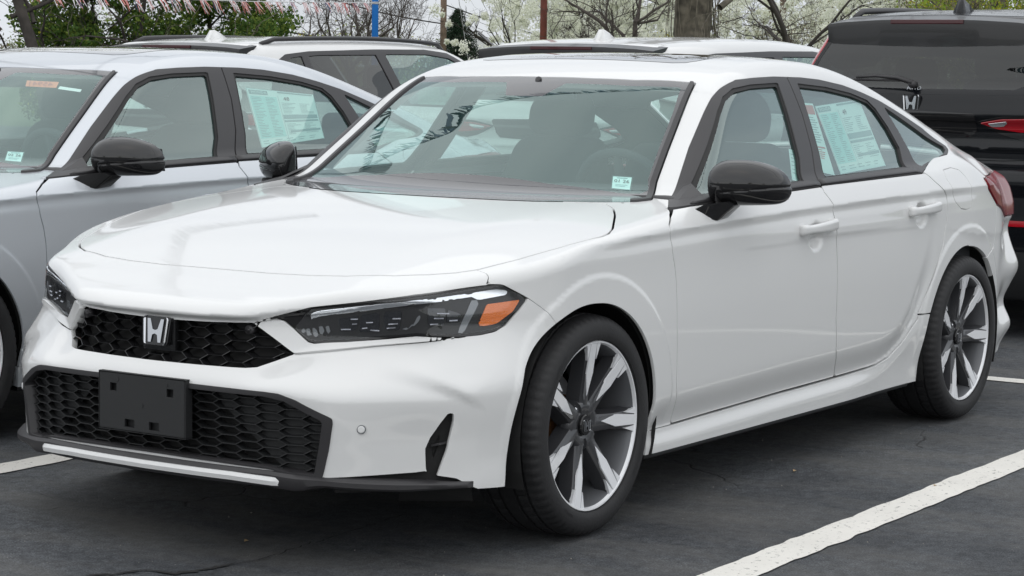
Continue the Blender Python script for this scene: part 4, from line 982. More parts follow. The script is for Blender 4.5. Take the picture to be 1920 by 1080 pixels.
    # black sheet added behind the shut lines, painting the gaps' shade
    P('gap_shade', [lambda V: .21-V[:, 2], lambda V: V[:, 2]-.90, arch_out, ('yz', GRILLE, False, -.02), ('yz', LOW, False, -.02), ('dz', DZ(VENT), False, -.03), ('dz', DZ(LAMP), False, -.005), lambda V: V[:, 0]-.80], M_DARK, car, 'C', off=-.024, thick=0)
    # grilles
    gp = P('upper_grille', [('yz', GRILLE, True, -.012), lambda V: .6-V[:, 0], lambda V: .4-V[:, 2]], M_DARK, car, 'C', off=-.045, thick=-.06)
    hexmesh('honeycomb', gp, GRILLE, .0680, .0280, S, -.006, .028, .0036, M_GLOSS, skip=lambda y, z: (np.abs(y) < .066) & (np.abs(z-.600) < .055))
    emblem('emblem', gp, (.868, 0, .6065), (0, 1, 0), (-.12, 0, 1), (1, 0, .12), .091, .006)
    b = MB(); b.box((.846, 0, .60), (.02, .12, .10)); b.build('emblem_mount', M_GLOSS, gp, bevel=.008)
    for sg in (1, -1):
        b = MB(); x = float(S.onx([.297], [.628])[0]); b.tube([(x-.03, sg*.297, .628), (x-.004, sg*.297, .628), (x-.002, sg*.297, .628), (x-.005, sg*.297, .628)], [.0125, .0125, .008, .006], 16); b.build('sonar_sensor', M_TRIM, gp, smooth=True)
        x, y = float(S.onx([.625], [.3835])[0]), .625
        b = MB(); nrm = Vector((.83, .55*sg, .02)).normalized(); p = Vector((x, sg*y, .3835))
        b.tube([p-nrm*.01, p+nrm*.0015, p+nrm*.003], [.0125, .0125, .0115], 20); o = b.build('parking_sensor', M_CALIPER, bumper, smooth=False)
        b = MB(); b.tube([p-nrm*.01, p+nrm*.0035, p+nrm*.0045], [.0095, .0095, .008], 20); b.build('sensor_face', paint, o)
    lg = P('lower_grille', [('yz', LOW, True, -.006), lambda V: .6-V[:, 0], lambda V: .24-V[:, 2], lambda V: V[:, 2]-.5], M_DARK, car, 'C', off=-.055, thick=-.05)
    P('grille_frame', [('yz', LOW, True, .0005), ('yz', LOWIN, False, 0), lambda V: .6-V[:, 0], lambda V: .24-V[:, 2], lambda V: V[:, 2]-.5], M_TRIM, lg, 'C', off=.004, thick=.035)
    hexmesh('honeycomb', lg, LOWIN, .0660, .0240, S, -.018, .026, .0046, M_PLASTIC)
    # cell floors: closed cells at the sides, open in the middle
    tag(P('closed_cells', [('yz', LOWIN, True, -.003), lambda V: .6-V[:, 0], lambda V: .24-V[:, 2], lambda V: V[:, 2]-.5, lambda V: (.34+(V[:, 2]-.34)*-1.2)-V[:, 1]], M_PLASTIC, lg, 'C', off=-.036, thick=0), kind='stuff')
    # plate bracket
    b = MB(); W2, z0, z1 = .158, .330, .488
    holes = [(-.105, .448, .012), (.103, .449, .012), (-.045, .352, .018), (.045, .352, .018)]
    ys = sorted({-W2, W2, *[h[0]-h[2] for h in holes], *[h[0]+h[2] for h in holes]}); zs = sorted({z0, z1, *[h[1]-.011 for h in holes], *[h[1]+.011 for h in holes]})
    xf = lambda z: .924-.06*(z-.40)*-0+.004
    for i in range(len(ys)-1):
        for j in range(len(zs)-1):
            cy, cz = (ys[i]+ys[i+1])/2, (zs[j]+zs[j+1])/2
            if any(abs(cy-h[0]) < h[2] and abs(cz-h[1]) < .011 for h in holes): continue
            b.box((.921, cy, cz), (.008, ys[i+1]-ys[i], zs[j+1]-zs[j]))
    for yy in (-W2, W2): b.box((.912, yy, (z0+z1)/2), (.026, .004, z1-z0))
    b.box((.912, 0, z1), (.026, 2*W2+.004, .004)); b.box((.912, 0, z0), (.026, 2*W2+.004, .004)); b.box((.905, 0, .41), (.006, .30, .15))
    for yy, zz in ((-.09, .47), (.09, .47), (0, .405)): b.tube([(.924, yy, zz), (.9262, yy, zz)], .006, 12)
    b.build('plate_bracket', M_PLASTIC, car)
    # front lip / splitter and its pale accent bar, swept along the bumper foot
    def sweep(name, ring, ys, mat_, zf=lambda y: 0., xo=lambda y: 0., sym=True, par=car, smooth=True, ang=35):
        base = pchip(np.array(ys), [0, .2, .3, .40, .47, .55, .62, .68, .74, .79, .825], [.898, .891, .882, .864, .846, .812, .765, .712, .645, .585, .53]); rows = list(zip(base, ys))
        if sym: rows = [(b_, -y_) for b_, y_ in rows[::-1] if y_ > 0]+rows
        mb = MB(); V = []; n = len(ring)
        for b_, y_ in rows:
            k = abs(y_)
            for a, z in ring: V.append((b_+a*(1-.5*sstep(k, .7, .82))+xo(k), y_, .262+(z-.262)*(1-.45*sstep(k, .47, .56)-.25*sstep(k, .70, .82))+zf(k)))
        mb.add(V, [(i*n+k, i*n+(k+1) % n, (i+1)*n+(k+1) % n, (i+1)*n+k) for i in range(len(rows)-1) for k in range(n)]+[tuple(range(n)), tuple((len(rows)-1)*n+k for k in range(n))[::-1]])
        return mb.build(name, mat_, par, smooth=smooth, angle=ang)
    lipz = lambda y: float(np.interp(y, [0, .40, .47, .54, .86], [0, 0, -.006, -.010, -.034]))
    spl = sweep('splitter', [(-.03, .274), (.004, .264), (.011, .255), (.011, .232), (.004, .221), (-.05, .214), (-.09, .22), (-.09, .26)], list(np.linspace(0, .50, 26))+list(np.linspace(.52, .822, 24)), M_TRIM, lipz, lambda y: .002+.006*sstep(y, .5, .62))
    sweep('accent_bar', [(.006, .256), (.016, .253), (.021, .244), (.018, .232), (.006, .229)], list(np.linspace(0, .40, 20))+[.42, .435, .444], paint, lambda y: -.006*max(0, (y-.3)/.15), lambda y: -.014*sstep(y, .425, .446), par=spl)
    for sg in (1, -1):
        b = MB(); b.add([(.64, sg*.66, .225), (.50, sg*.80, .215), (.46, sg*.78, .165), (.58, sg*.62, .165)], [(0, 1, 2, 3)]); b.build('air_dam', M_DARK, car)
    # underbody
    b = MB(); b.box((-1.37, 0, .30), (1.7, 1.60, .14)); b.box((-1.37, 0, .36), (4.1, 1.0, .22)); b.box((.50, 0, .26), (.40, 1.0, .10)); b.box((.45, 0, .42), (.40, .9, .26)); b.box((-3.3, 0, .36), (.6, 1.3, .26)); b.build('underbody', M_DARK, car)
    b = MB(); b.box((-1.55, 0, .385), (2.6, 1.5, .02)); b.build('cabin_floor', M_INNER, car)
    # cabin
    def dash(x, y, z):
        d = sdbox(x, y, z, (-.70, 0, .82), (.26, .72, .11), .05); d = np.maximum(d, (z-.925)-.18*(x+.75))
        return smin(d, sdbox(x, y, z, (-.84, .37, .925), (.10, .19, .035), .03), .04)
    iso_part('dashboard', dash, (-1.02, -.8, .65), (-.38, .8, 1.0), .02, M_INNER, car)
    for sg in (1, -1):
        def seat(x, y, z, sg=sg):
            yc = sg*.37; u = (z-.45); xx = x+1.58+.32*u
            back = sdbox(xx, y-yc, z, (0, 0, .76), (.075, .235-.05*sstep(z, .85, 1.08), .32), .06)
            cush = sdbox(x, y-yc, z, (-1.32, 0, .47), (.28, .25, .08), .06)
            return smin(back, cush, .08)
        st = iso_part('front_seat', seat, (-1.95, sg*.37-.30, .36), (-.98, sg*.37+.30, 1.14), .02, M_SEAT, car)
        def hr(x, y, z, sg=sg):
            return sdbox(x+1.775+.15*(z-1.17), y-sg*.37, z, (0, 0, 1.175), (.055, .135-.035*sstep(z, 1.17, 1.26), .092), .05)
        iso_part('headrest', hr, (-1.90, sg*.37-.18, 1.06), (-1.66, sg*.37+.18, 1.29), .012, M_SEAT, st)
    def rs(x, y, z):
        xx = x+2.55+.35*(z-.5)
        d = smin(sdbox(xx, y, z, (0, 0, .75), (.08, .62, .28), .07), sdbox(x, y, z, (-2.28, 0, .48), (.26, .64, .09), .07), .08)
        for q in (-.36, .36): d = np.minimum(d, sdbox(x+2.78, y-q, z, (0, 0, 1.06), (.05, .12, .06), .04))
        return d
    iso_part('rear_seat', rs, (-2.95, -.75, .36), (-1.95, .75, 1.16), .022, M_SEAT, car)
    b = MB(); b.box((-3.0, 0, .965), (.5, 1.2, .02)); b.build('parcel_shelf', M_INNER, car)
    b = MB(); c = Vector((-1.02, .37, .90)); ax = Vector((-.90, 0, .42)).normalized(); e1 = Vector((0, 1, 0)); e2 = ax.cross(e1)
    b.tube([c+(e1*math.cos(a)+e2*math.sin(a))*.18 for a in np.linspace(0, 2*math.pi, 33)], .016, 10, cap=False)
    b.tube([c-ax*.06, c+ax*.0], [.07, .055], 14)
    for a in (0, math.pi, -math.pi/2): b.tube([c-ax*.02, c+(e1*math.cos(a)+e2*math.sin(a))*.175], [.022, .014], 8)
    b.build('steering_wheel', M_SEAT, car, smooth=True)
    b = MB(); b.box((-1.10, 0, 1.255), (.02, .22, .055)); b.tube([(-1.09, 0, 1.26), (-1.03, 0, 1.30)], .012, 8); b.build('rear_view_mirror', M_TRIM, car, bevel=.006)
    # door mirrors
    for sg in (1, -1):
        def mh(x, y, z):
            u = (y-.945)/.105; t = x+.775+.55*(y-.945)
            zt = 1.064-.020*np.clip(u+.35, -1.5, 2)**2-.012*np.maximum(u, 0)**2
            zb = .922+.010*np.maximum(u-.3, 0)**2+.004*u
            body = smax(np.abs(y-.945)-.108, smax(z-zt, zb-z, .03), .045)
            w = (z-.99)/.07
            front = t-(.062-.030*np.clip(u, -1.4, 1.6)**2-.026*w*w-.014*np.maximum(w, 0)**2)
            body = smax(body, front, .05); body = smax(body, -.050-t, .018)
            return body+.0035*np.exp(-((z-(.970+.012*u))/.0035)**2)*sstep(u, -.7, -.3)
        mr = iso_part('door_mirror', mh, (-.92, .80, .89), (-.64, 1.09, 1.09), .005, M_GLOSS, car, mirror=sg < 0)
        foot = MB(); q = [(-.575, .850, .908), (-.63, .882, .880), (-.68, .895, .876), (-.715, .935, .926), (-.68, .925, .938), (-.62, .880, .930)]
        foot.add([(x, sg*y, z) for x, y, z in q]+[(x-.075, sg*(y-.012), z-.002) for x, y, z in q], [tuple(range(6))]+[(i, (i+1) % 6, 6+(i+1) % 6, 6+i) for i in range(6)]+[tuple(range(6, 12))])
        foot.build('mirror_foot', M_GLOSS, mr, bevel=.008, smooth=True, angle=50)
        g = MB(); g.add([(-.800, sg*.86, .935), (-.895, sg*1.03, .940), (-.890, sg*1.02, 1.02), (-.808, sg*.875, 1.045)], [(0, 1, 2, 3)]); g.build('mirror_glass', M_CHROME, mr)
        b = MB(); xs_ = [(-.60, .938), (-.735, .985), (-.70, .940)]
        yy = [float(S.ony([x], [z])[0])+.004 for x, z in xs_]
        b.add([(x, sg*y, z) for (x, z), y in zip(xs_, yy)]+[(x, sg*(y-.02), z) for (x, z), y in zip(xs_, yy)], [(0, 1, 2), (0, 1, 4, 3), (1, 2, 5, 4), (2, 0, 3, 5)]); b.build('mirror_patch', M_TRIM, car)
    # wheels
    for i, (x, y, sg, det) in enumerate(((0, .8737, 1, True), (-2.735, .882, 1, True), (0, .8737, -1, False), (-2.735, .882, -1, False))):
        w = empty('wheel', car, (x, sg*y, .3225))
        if i == 0: wheel_parts(w); first = w
        else:
            for ch in list(first.children):
                c = ch.copy(); c.parent = w; COL.objects.link(c)
                for g in ch.children:
                    d = g.copy(); d.parent = c; COL.objects.link(d)
            if sg < 0: w.rotation_euler = (0, 0, math.pi)
    return car, S
# ------------------------------------------------------------------ the tall hatchbacks behind (rear towards the camera)
def suv_f():
    W = Tab(lambda x, z: cub(x, [-3.95, -3.75, -3.6, -3.4, -3.0, -2.5, -1, 0, .4, .65, .8, .95], [.66, .77, .84, .885, .918, .925, .925, .92, .90, .84, .74, .6])
            - cub(z, [.15, .25, .4, .6, .85, .95, 1.02, 1.10, 1.15], [.05, .02, .0, -.002, .0, .0, .012, .035, .06]), -3.98, 1.05, .08, 1.3, .01)
    F = Tab(lambda y, z: .90-.30*y**2.4-.10*sstep(z, .7, 1.0)+0*z, 0, 1.05, .1, 1.3, .01)
    H = Tab(lambda x, y: cub(x, [-3.95, -1.0, -.5, 0, .4, .7, .85, .95], [1.12, 1.10, 1.09, 1.06, 1.01, .95, .88, .78])-.04*y*y, -3.98, 1.05, 0, 1.05, .01)
    R = Tab(lambda y, z: cub(z, [.15, .25, .40, .55, .70, .84, .875, .93, 1.0, 1.06, 1.10, 1.16, 1.215, 1.25, 1.40, 1.55, 1.64, 1.72],
            [-3.62, -3.69, -3.745, -3.765, -3.76, -3.745, -3.70, -3.695, -3.685, -3.70, -3.735, -3.725, -3.705, -3.675, -3.585, -3.475, -3.40, -3.33])+.05*y*y+.20*np.maximum(y-.62, 0)**1.5, 0, 1.05, .1, 1.8, .008)
    G = Tab(lambda x, z: cub(z, [.95, 1.08, 1.15, 1.3, 1.45, 1.6, 1.7], [.93, .892, .862, .795, .728, .655, .60])+cub(x, [-3.8, -3.5, -3.2, -2.8, -2, -1.2, -.8, -.3], [-.13, -.085, -.045, -.015, 0, -.005, -.03, -.09]), -3.9, .3, .9, 1.8, .01)
    T = Tab(lambda x, y: cub(x+.14*y*y, [-3.8, -3.4, -3.0, -2.5, -2.0, -1.6, -1.3, -1.1, -.8, -.3, 0], [1.56, 1.605, 1.638, 1.660, 1.666, 1.655, 1.625, 1.572, 1.42, 1.14, .98])-.05*y*y-.10*np.maximum(y-.5, 0), -3.9, .3, 0, 1.05, .01)
    def f(x, y, z):
        y = np.abs(y); r = R(y, z)-x
        lo = smax(y-W(x, z), x-F(y, z), .12); lo = smax(lo, (z-H(x, y))*.95, .05); lo = smax(lo, r, .09); lo = smax(lo, .20-z, .02)
        gh = smax(y-G(x, z), (z-T(x, y))*.9, .07); gh = smax(gh, r, .05); gh = np.maximum(gh, .95-z)
        return smin(lo, gh, .03)
    return f
SUV_SHELL = None
M_SPOIL = mat('black_spoiler', (.008, .008, .009), .35, 0, .2)
M_BRAKE = mat('unlit_brake_lens', (.05, .004, .007), .2, 0, .3)
SARCH = [((0, .36), .40), ((-2.70, .36), .40)]
def make_suv(label, paint, white, group=None, rails=True):
    global SUV_SHELL
    car = thing('compact_suv', label, 'car', group=group)
    if SUV_SHELL is None: SUV_SHELL = Shell(suv_f(), (-3.97, -.02, .15), (1.03, 1.0, 1.72), .02)
    S = SUV_SHELL; P = S.part
    ao = lambda V: np.max([r-np.hypot(V[:, 0]-c[0], V[:, 2]-c[1]) for c, r in SARCH], axis=0)
    RG = [(-.05, 1.232), (.55, 1.235), (.62, 1.26), (.645, 1.30), (.60, 1.42), (.53, 1.56), (-.05, 1.575)]
    TG = [(-.05, .885), (.50, .885), (.80, .90), (.80, 1.20), (.665, 1.30), (.615, 1.42), (.55, 1.60), (-.05, 1.61)]
    TLL = [(.35, 1.075), (.50, 1.105), (.95, 1.12), (.95, .985), (.62, .985), (.50, 1.01), (.44, 1.035)]
    TLP = [(.735, 1.12), (.95, 1.12), (.90, 1.30), (.78, 1.42), (.62, 1.60), (.555, 1.60), (.625, 1.42), (.675, 1.30), (.72, 1.22)]
    GARNISH = [(-.05, 1.125), (.36, 1.115), (.36, 1.03), (.33, 1.0), (-.05, .985)]
    back = lambda V: V[:, 0]+3.25
    q_ = [(-3.34, 1.235), (-2.99, 1.215), (-2.99, 1.515), (-3.10, 1.50), (-3.22, 1.44)]
    r_ = [(-2.93, 1.20), (-2.12, 1.175), (-2.20, 1.535), (-2.80, 1.525), (-2.93, 1.515)]
    f_ = [(-2.02, 1.17), (-.70, 1.13), (-.86, 1.25), (-1.10, 1.42), (-1.35, 1.52), (-1.60, 1.545), (-2.10, 1.54)]
    BL = [(-3.42, 1.205), (-.50, 1.10), (-.62, 1.13), (-1.02, 1.42), (-1.32, 1.56), (-1.6, 1.583), (-2.2, 1.575), (-2.9, 1.55), (-3.14, 1.525), (-3.27, 1.46)]
    hs = lambda V: .45-V[:, 1]
    P('body_panel', [lambda V: .20-V[:, 2], ao, lambda V: -(np.maximum(polysd(V[:, 0], V[:, 2], BL), .45-V[:, 1]))+.001,
        lambda V: -(np.maximum(polysd(V[:, 1], V[:, 2], TG), V[:, 0]+3.25)), lambda V: -(np.maximum(polysd(V[:, 1], V[:, 2], TLL), V[:, 0]+3.2)), lambda V: -(np.maximum(polysd(V[:, 1], V[:, 2], TLP), V[:, 0]+3.44)) if not white else np.full(len(V), -1.),
        lambda V: -np.maximum(np.maximum(V[:, 2]-(.86), -V[:, 0]-3.98), V[:, 0]+3.25), lambda V: .3-V[:, 2],
        lambda V: np.where(V[:, 2] > 1.05, -polysd(V[:, 0], V[:, 1], [(-.25, -.05), (-.30, .5), (-.45, .78), (-1.12, .58), (-1.16, -.05)]), -1)], paint, car, 'C', thick=.02)
    tg = P('tailgate', [('yz', TG, True, .003), back, lambda V: -(np.maximum(polysd(V[:, 1], V[:, 2], RG), -1)), lambda V: -(np.maximum(polysd(V[:, 1], V[:, 2], TLL), -1)), lambda V: -(np.maximum(polysd(V[:, 1], V[:, 2], TLP), -1)), ('yz', GARNISH, False, 0)], paint, car, 'C', thick=.02)
    P('rear_window', [('yz', RG, True, 0), back], M_PRIV, tg, 'C', off=-.002, thick=0)
    P('gloss_garnish', [('yz', GARNISH, True, 0), back], M_GLOSS, tg, 'C', off=.004, thick=.012)
    P('rear_bumper', [lambda V: V[:, 2]-.855, back, ao, lambda V: .45-V[:, 2]], paint, car, 'C', thick=.02)
    P('lower_bumper', [lambda V: V[:, 2]-.447, lambda V: .20-V[:, 2], ao, lambda V: np.minimum(V[:, 0]+3.25, 9)], M_PLASTIC, car, 'C', thick=.02)
    P('side_cladding', [lambda V: V[:, 2]-.298, lambda V: .20-V[:, 2], ao, lambda V: -3.25-V[:, 0]], M_PLASTIC, car, 'C', thick=.02)
    P('windshield', [('xy', [(-.25, -.05), (-.30, .5), (-.45, .78), (-1.12, .58), (-1.16, -.05)], True, 0), lambda V: 1.05-V[:, 2]], M_GLASS, car, 'C', thick=0)
    for sd in 'LR':
        sg = 1 if sd == 'L' else -1
        tl = P('tail_light', [('yz', TLL, True, .002), lambda V: V[:, 0]+3.2], M_GLOSS, car, sd, off=.002, thick=.03)
        P('red_lens', [('yz', [(.385, 1.073), (.50, 1.092), (.93, 1.105), (.93, 1.03), (.60, 1.03), (.47, 1.045)], True, 0), lambda V: V[:, 0]+3.2], M_RED, tl, sd, off=.008, thick=.01)
        P('reverse_lens', [('yz', [(.41, 1.071), (.54, 1.087), (.52, 1.062), (.455, 1.055)], True, 0), lambda V: V[:, 0]+3.2], M_CLEARWHITE, tl, sd, off=.0105, thick=.004)
        if not white: P('pillar_light', [('yz', TLP, True, .002), lambda V: V[:, 0]+3.44], M_RED, car, sd, off=.004, thick=.03)
        P('window_trim', [lambda V: np.maximum(polysd(V[:, 0], V[:, 2], BL), .45-V[:, 1]), ('xz', q_, False, 0), ('xz', r_, False, 0), ('xz', f_, False, 0)], M_TRIM, car, sd, off=.001, thick=.015)
        P('quarter_glass', [('xz', q_, True, -.004), hs], M_PRIV, car, sd, off=-.006, thick=0)
        P('rear_door_glass', [('xz', r_, True, -.004), hs], M_PRIV, car, sd, off=-.006, thick=0)
        P('front_door_glass', [('xz', f_, True, -.004), hs], M_GLASS, car, sd, off=-.006, thick=0)
        rf = P('rear_reflector', [('yz', [(.50, .60), (.86, .60), (.86, .572), (.50, .572)], True, 0), lambda V: V[:, 0]+3.2], M_RED, car, sd, off=.006, thick=.01)
        if rails:
            mb = MB(); xs = np.linspace(-3.28, -1.25, 18); pts = []
            for i, x in enumerate(xs):
                e = min(i, len(xs)-1-i); y = float(S.ony([x], [1.575+.02*math.sin(math.pi*i/17)])[0])-.035
                lo, hi = 1.3, 1.8
                for _ in range(18):
                    m = (lo+hi)/2
                    if S.f(np.array([x]), np.array([y]), np.array([m]))[0] < 0: lo = m
                    else: hi = m
                pts.append((x, sg*y, lo+(.030 if e > 0 else .0)))
            mb.tube(pts, .017, 8); mb.build('roof_rail', M_TRIM, car, smooth=True)
        for (cx, cz), r in SARCH:
            mb = MB(); n = 20; V = []
            for yy in (.5, .90):
                for k in range(n+1):
                    a = math.pi*(-.15+1.3*k/n); V.append((cx+(r+.02)*math.cos(a), sg*yy, cz+(r+.02)*math.sin(a)))
            mb.add(V, [(k, k+1, n+2+k, n+1+k) for k in range(n)]+[tuple(range(n+1))]); mb.build('wheel_liner', M_DARK, car)
    # spoiler with two notches and the third brake light
    out = []
    mb = MB(); ys = [-.60, -.56, -.50, -.30, -.27, -.20, 0, .20, .27, .30, .50, .56, .60]
    tz = lambda y: 1.602-.045*y*y-.06*max(0, abs(y)-.45)
    drop = {0: .165, .20: .165, .27: .17, .30: .21, .50: .225, .56: .205, .60: .16}
    V = []
    for y in ys:
        a = abs(y); d = drop[a]; xr = -3.565+.09*a*a
        V += [(-3.36, y, tz(y)+.005), (xr, y, tz(y)-.022), (xr-.004, y, tz(y)-.040), (xr+.012, y, tz(y)-.04-d*.55), (-3.555+.09*a*a, y, tz(y)-.045-d), (-3.40, y, tz(y)-.03)]
    n = 6; mb.add(V, [(i*n+k, i*n+(k+1) % n, (i+1)*n+(k+1) % n, (i+1)*n+k) for i in range(len(ys)-1) for k in range(n)]+[tuple(range(n)), tuple((len(ys)-1)*n+k for k in range(n))])
    sp = mb.build('spoiler', M_SPOIL, car, smooth=True, angle=30)
    mb = MB(); mb.box((-3.566, 0, tz(.1)-.033), (.010, .42, .022)); mb.build('brake_light', M_BRAKE, sp, bevel=.004)
    # fin, wiper, badge
    mb = MB(); V = []
    prof = [(0, .0), (.03, .045), (.045, .075), (.065, .078), (.12, .055), (.19, .012), (.21, 0)]
    for x, h in prof: w = .028*(1-h/.10)**.5; V += [(-3.17-.0+x, w, 1.618+h), (-3.17+x, -w, 1.618+h)]
    V += [(-3.17+x, s*.03*math.sin(math.pi*min(x+.03, .2)/.24), 1.610) for x, h in prof for s in (1, -1)]
    m = len(prof); mb.add(V, [(2*i, 2*i+2, 2*i+3, 2*i+1) for i in range(m-1)]+[(2*i, 2*m+2*i, 2*m+2*i+2, 2*i+2) for i in range(m-1)]+[(2*i+1, 2*i+3, 2*m+2*i+3, 2*m+2*i+1) for i in range(m-1)])
    mb.build('antenna_fin', paint, car, smooth=True)
    mb = MB(); wp = [(-3.715, -.05, 1.262), (-3.70, -.12, 1.275), (-3.695, -.25, 1.292), (-3.70, -.42, 1.288)]
    wp = [(x, -y*1, z) for x, y, z in wp]
    mb.tube([(-3.69, .0, 1.25), (-3.735, .0, 1.255)], .020, 12); mb.tube([(-3.725, .0, 1.262), (-3.71, .09, 1.285), (-3.70, .22, 1.293), (-3.695, .34, 1.285)], [.014, .011, .008, .006], 8); mb.tube([(-3.703, .05, 1.272), (-3.690, .36, 1.272)], .007, 6)
    mb.build('rear_wiper', M_TRIM, car, smooth=True)
    xb = -3.742
    emblem('emblem', tg, (-3.733, 0, 1.163), (0, -1, 0), (.0, 0, 1), (-1, 0, .0), .094, .008)
    b = MB(); b.box((-3.70, 0, .78), (.03, .34, .15)); b.build('plate_recess', M_DARK, car)
    b = MB(); b.box((-1.37, 0, .40), (4.4, 1.4, .28)); b.build('underbody', M_DARK, car)
    # cabin: seats and headrests seen through the tailgate glass
    def st(x, y, z):
        d = sdbox(x+.25*(z-.8), y, z, (-2.75, 0, .90), (.09, .62, .32), .07)
        for c in (-.37, .37):
            d = np.minimum(d, sdbox(x, y-c, z, (-2.86, 0, 1.30), (.05, .13, .09), .05)); d = np.minimum(d, sdbox(x, y-c, z, (-1.62, 0, .95), (.09, .23, .33), .07)); d = np.minimum(d, sdbox(x, y-c, z, (-1.70, 0, 1.37), (.05, .13, .09), .05))
        return d
    iso_part('seats', st, (-3.1, -.75, .5), (-1.45, .75, 1.5), .035, M_SEAT, car)
    P('headliner', [lambda V: 1.1-V[:, 2], lambda V: -np.maximum(polysd(V[:, 0], V[:, 2], BL), .45-V[:, 1]), lambda V: -(np.maximum(polysd(V[:, 1], V[:, 2], RG), V[:, 0]+3.25)), lambda V: np.where(V[:, 2] > 1.05, -polysd(V[:, 0], V[:, 1], [(-.25, -.05), (-.30, .5), (-.45, .78), (-1.12, .58), (-1.16, -.05)]), -1)], M_LINER, car, 'C', off=-.03, thick=0)
    b = MB(); b.box((-1.6, 0, .62), (3.6, 1.6, .03)); b.box((-3.1, 0, 1.10), (.75, 1.3, .02)); b.build('load_cover', M_INNER, car)
    for i, (x, sg) in enumerate(((0, 1), (-2.70, 1), (0, -1), (-2.70, -1))):
        w = empty('wheel', car, (x, sg*.90, .355)); w.scale = (1.1, 1, 1.1)
        if sg < 0: w.rotation_euler = (0, 0, math.pi)
        for ch in WHEEL_SRC.children:
            if ch.name.split('.')[0] in ('lug_nut', 'brake_caliper', 'emblem'): continue
            c = ch.copy(); c.parent = w; COL.objects.link(c)
    return car
def copy_tree(o, parent=None):
    c = o.copy(); COL.objects.link(c)
    if parent is not None: c.parent = parent
    for ch in list(o.children): copy_tree(ch, c)
    return c
def repaint(o, a, b):
    for ch in o.children_recursive:
        if ch.type == 'MESH':
            for i, sl in enumerate(ch.material_slots):
                if sl.material == a: sl.link = 'OBJECT'; sl.material = b
# ------------------------------------------------------------------ cars in their bays
sedan, SH = make_sedan('white four-door sedan with black mirrors and empty front plate bracket, nearest in the middle')
WHEEL_SRC = [c for c in sedan.children if c.name.split('.')[0] == 'wheel'][0]
silver = copy_tree(sedan); silver.location = (.187, -2.439, 0); silver.rotation_euler = (0, 0, -.014)
silver['label'] = 'silver-grey four-door sedan parked left of the white sedan, cut by the frame'
repaint(silver, M_WHITE, M_SILVER)
bsuv = make_suv('black compact suv seen from behind at the right edge, wiper across its dark rear window', M_BLACKP, False)
bsuv.location = (-8.97, -.455, 0); bsuv.rotation_euler = (0, 0, math.pi); bsuv.scale = (1, .955, 1.022)
wsuv = make_suv('white suv behind the silver sedan, with dark roof rail and tinted side windows', M_WHITE, True)
wsuv.location = (-9.12, -5.84, 0); wsuv.rotation_euler = (0, 0, math.pi); wsuv.scale = (1, 1, .915)
csuv = make_suv('white hatchback behind the white sedan roof, without roof rails, white fin on its roof', M_WHITE, True, rails=False)
csuv.name = 'hatchback'
csuv.location = (-9.15, -2.80, 0); csuv.rotation_euler = (0, 0, math.pi); csuv.scale = (1, 1, .925)

# ------------------------------------------------------------------ stickers and lettering on the glass
def patch(c4):
    A, B, C, D = [np.array(p, float) for p in c4]; n = np.cross(D-A, B-A); n /= np.linalg.norm(n)
    return (lambda u, v, h=0.: tuple(A*(1-u)*(1-v)+B*u*(1-v)+C*u*v+D*(1-u)*v+n*h)), n
def sticker(name, parent, c4, mpaper, marks=(), texts=(), tint=None, outward=1):
    """c4: top-left, top-right, bottom-right, bottom-left; marks (u0,u1,v0,v1,material); texts (string,u,v,height,material,width)"""
    fn, n = patch(c4); s_ = outward; N = 6
    mb = MB(); V = [fn(i/N, j/N) for j in range(N+1) for i in range(N+1)]; mb.add(V, [(j*(N+1)+i, j*(N+1)+i+1, (j+1)*(N+1)+i+1, (j+1)*(N+1)+i) for j in range(N) for i in range(N)])
    o = mb.build(name, mpaper, parent, recalc=False); o.hide_render = False
    by = {}
    for u0, u1, v0, v1, m, *hh in marks: by.setdefault(m.name, []).append((u0, u1, v0, v1, hh[0] if hh else .0012))
    for k, L in by.items():
        mb = MB()
        for u0, u1, v0, v1, h in L: mb.add([fn(u0, v0, h*s_), fn(u1, v0, h*s_), fn(u1, v1, h*s_), fn(u0, v1, h*s_)], [(0, 1, 2, 3)])
        p = mb.build('print', MATS[k], o, recalc=False); p['kind'] = 'stuff'
    for txt, u, v, h, m, w in texts:
        TV, TF = text_mesh(txt); x0, x1 = TV[:, 0].min(), TV[:, 0].max(); y0, y1 = TV[:, 1].min(), TV[:, 1].max(); mb = MB()
        mb.add([fn(u+((x-x0)/(x1-x0)-.5)*w, v-((y-y0)/(y1-y0)-.5)*h, .002*s_) for x, y, _ in TV], TF); mb.build('lettering', m, o, recalc=False)
    return o
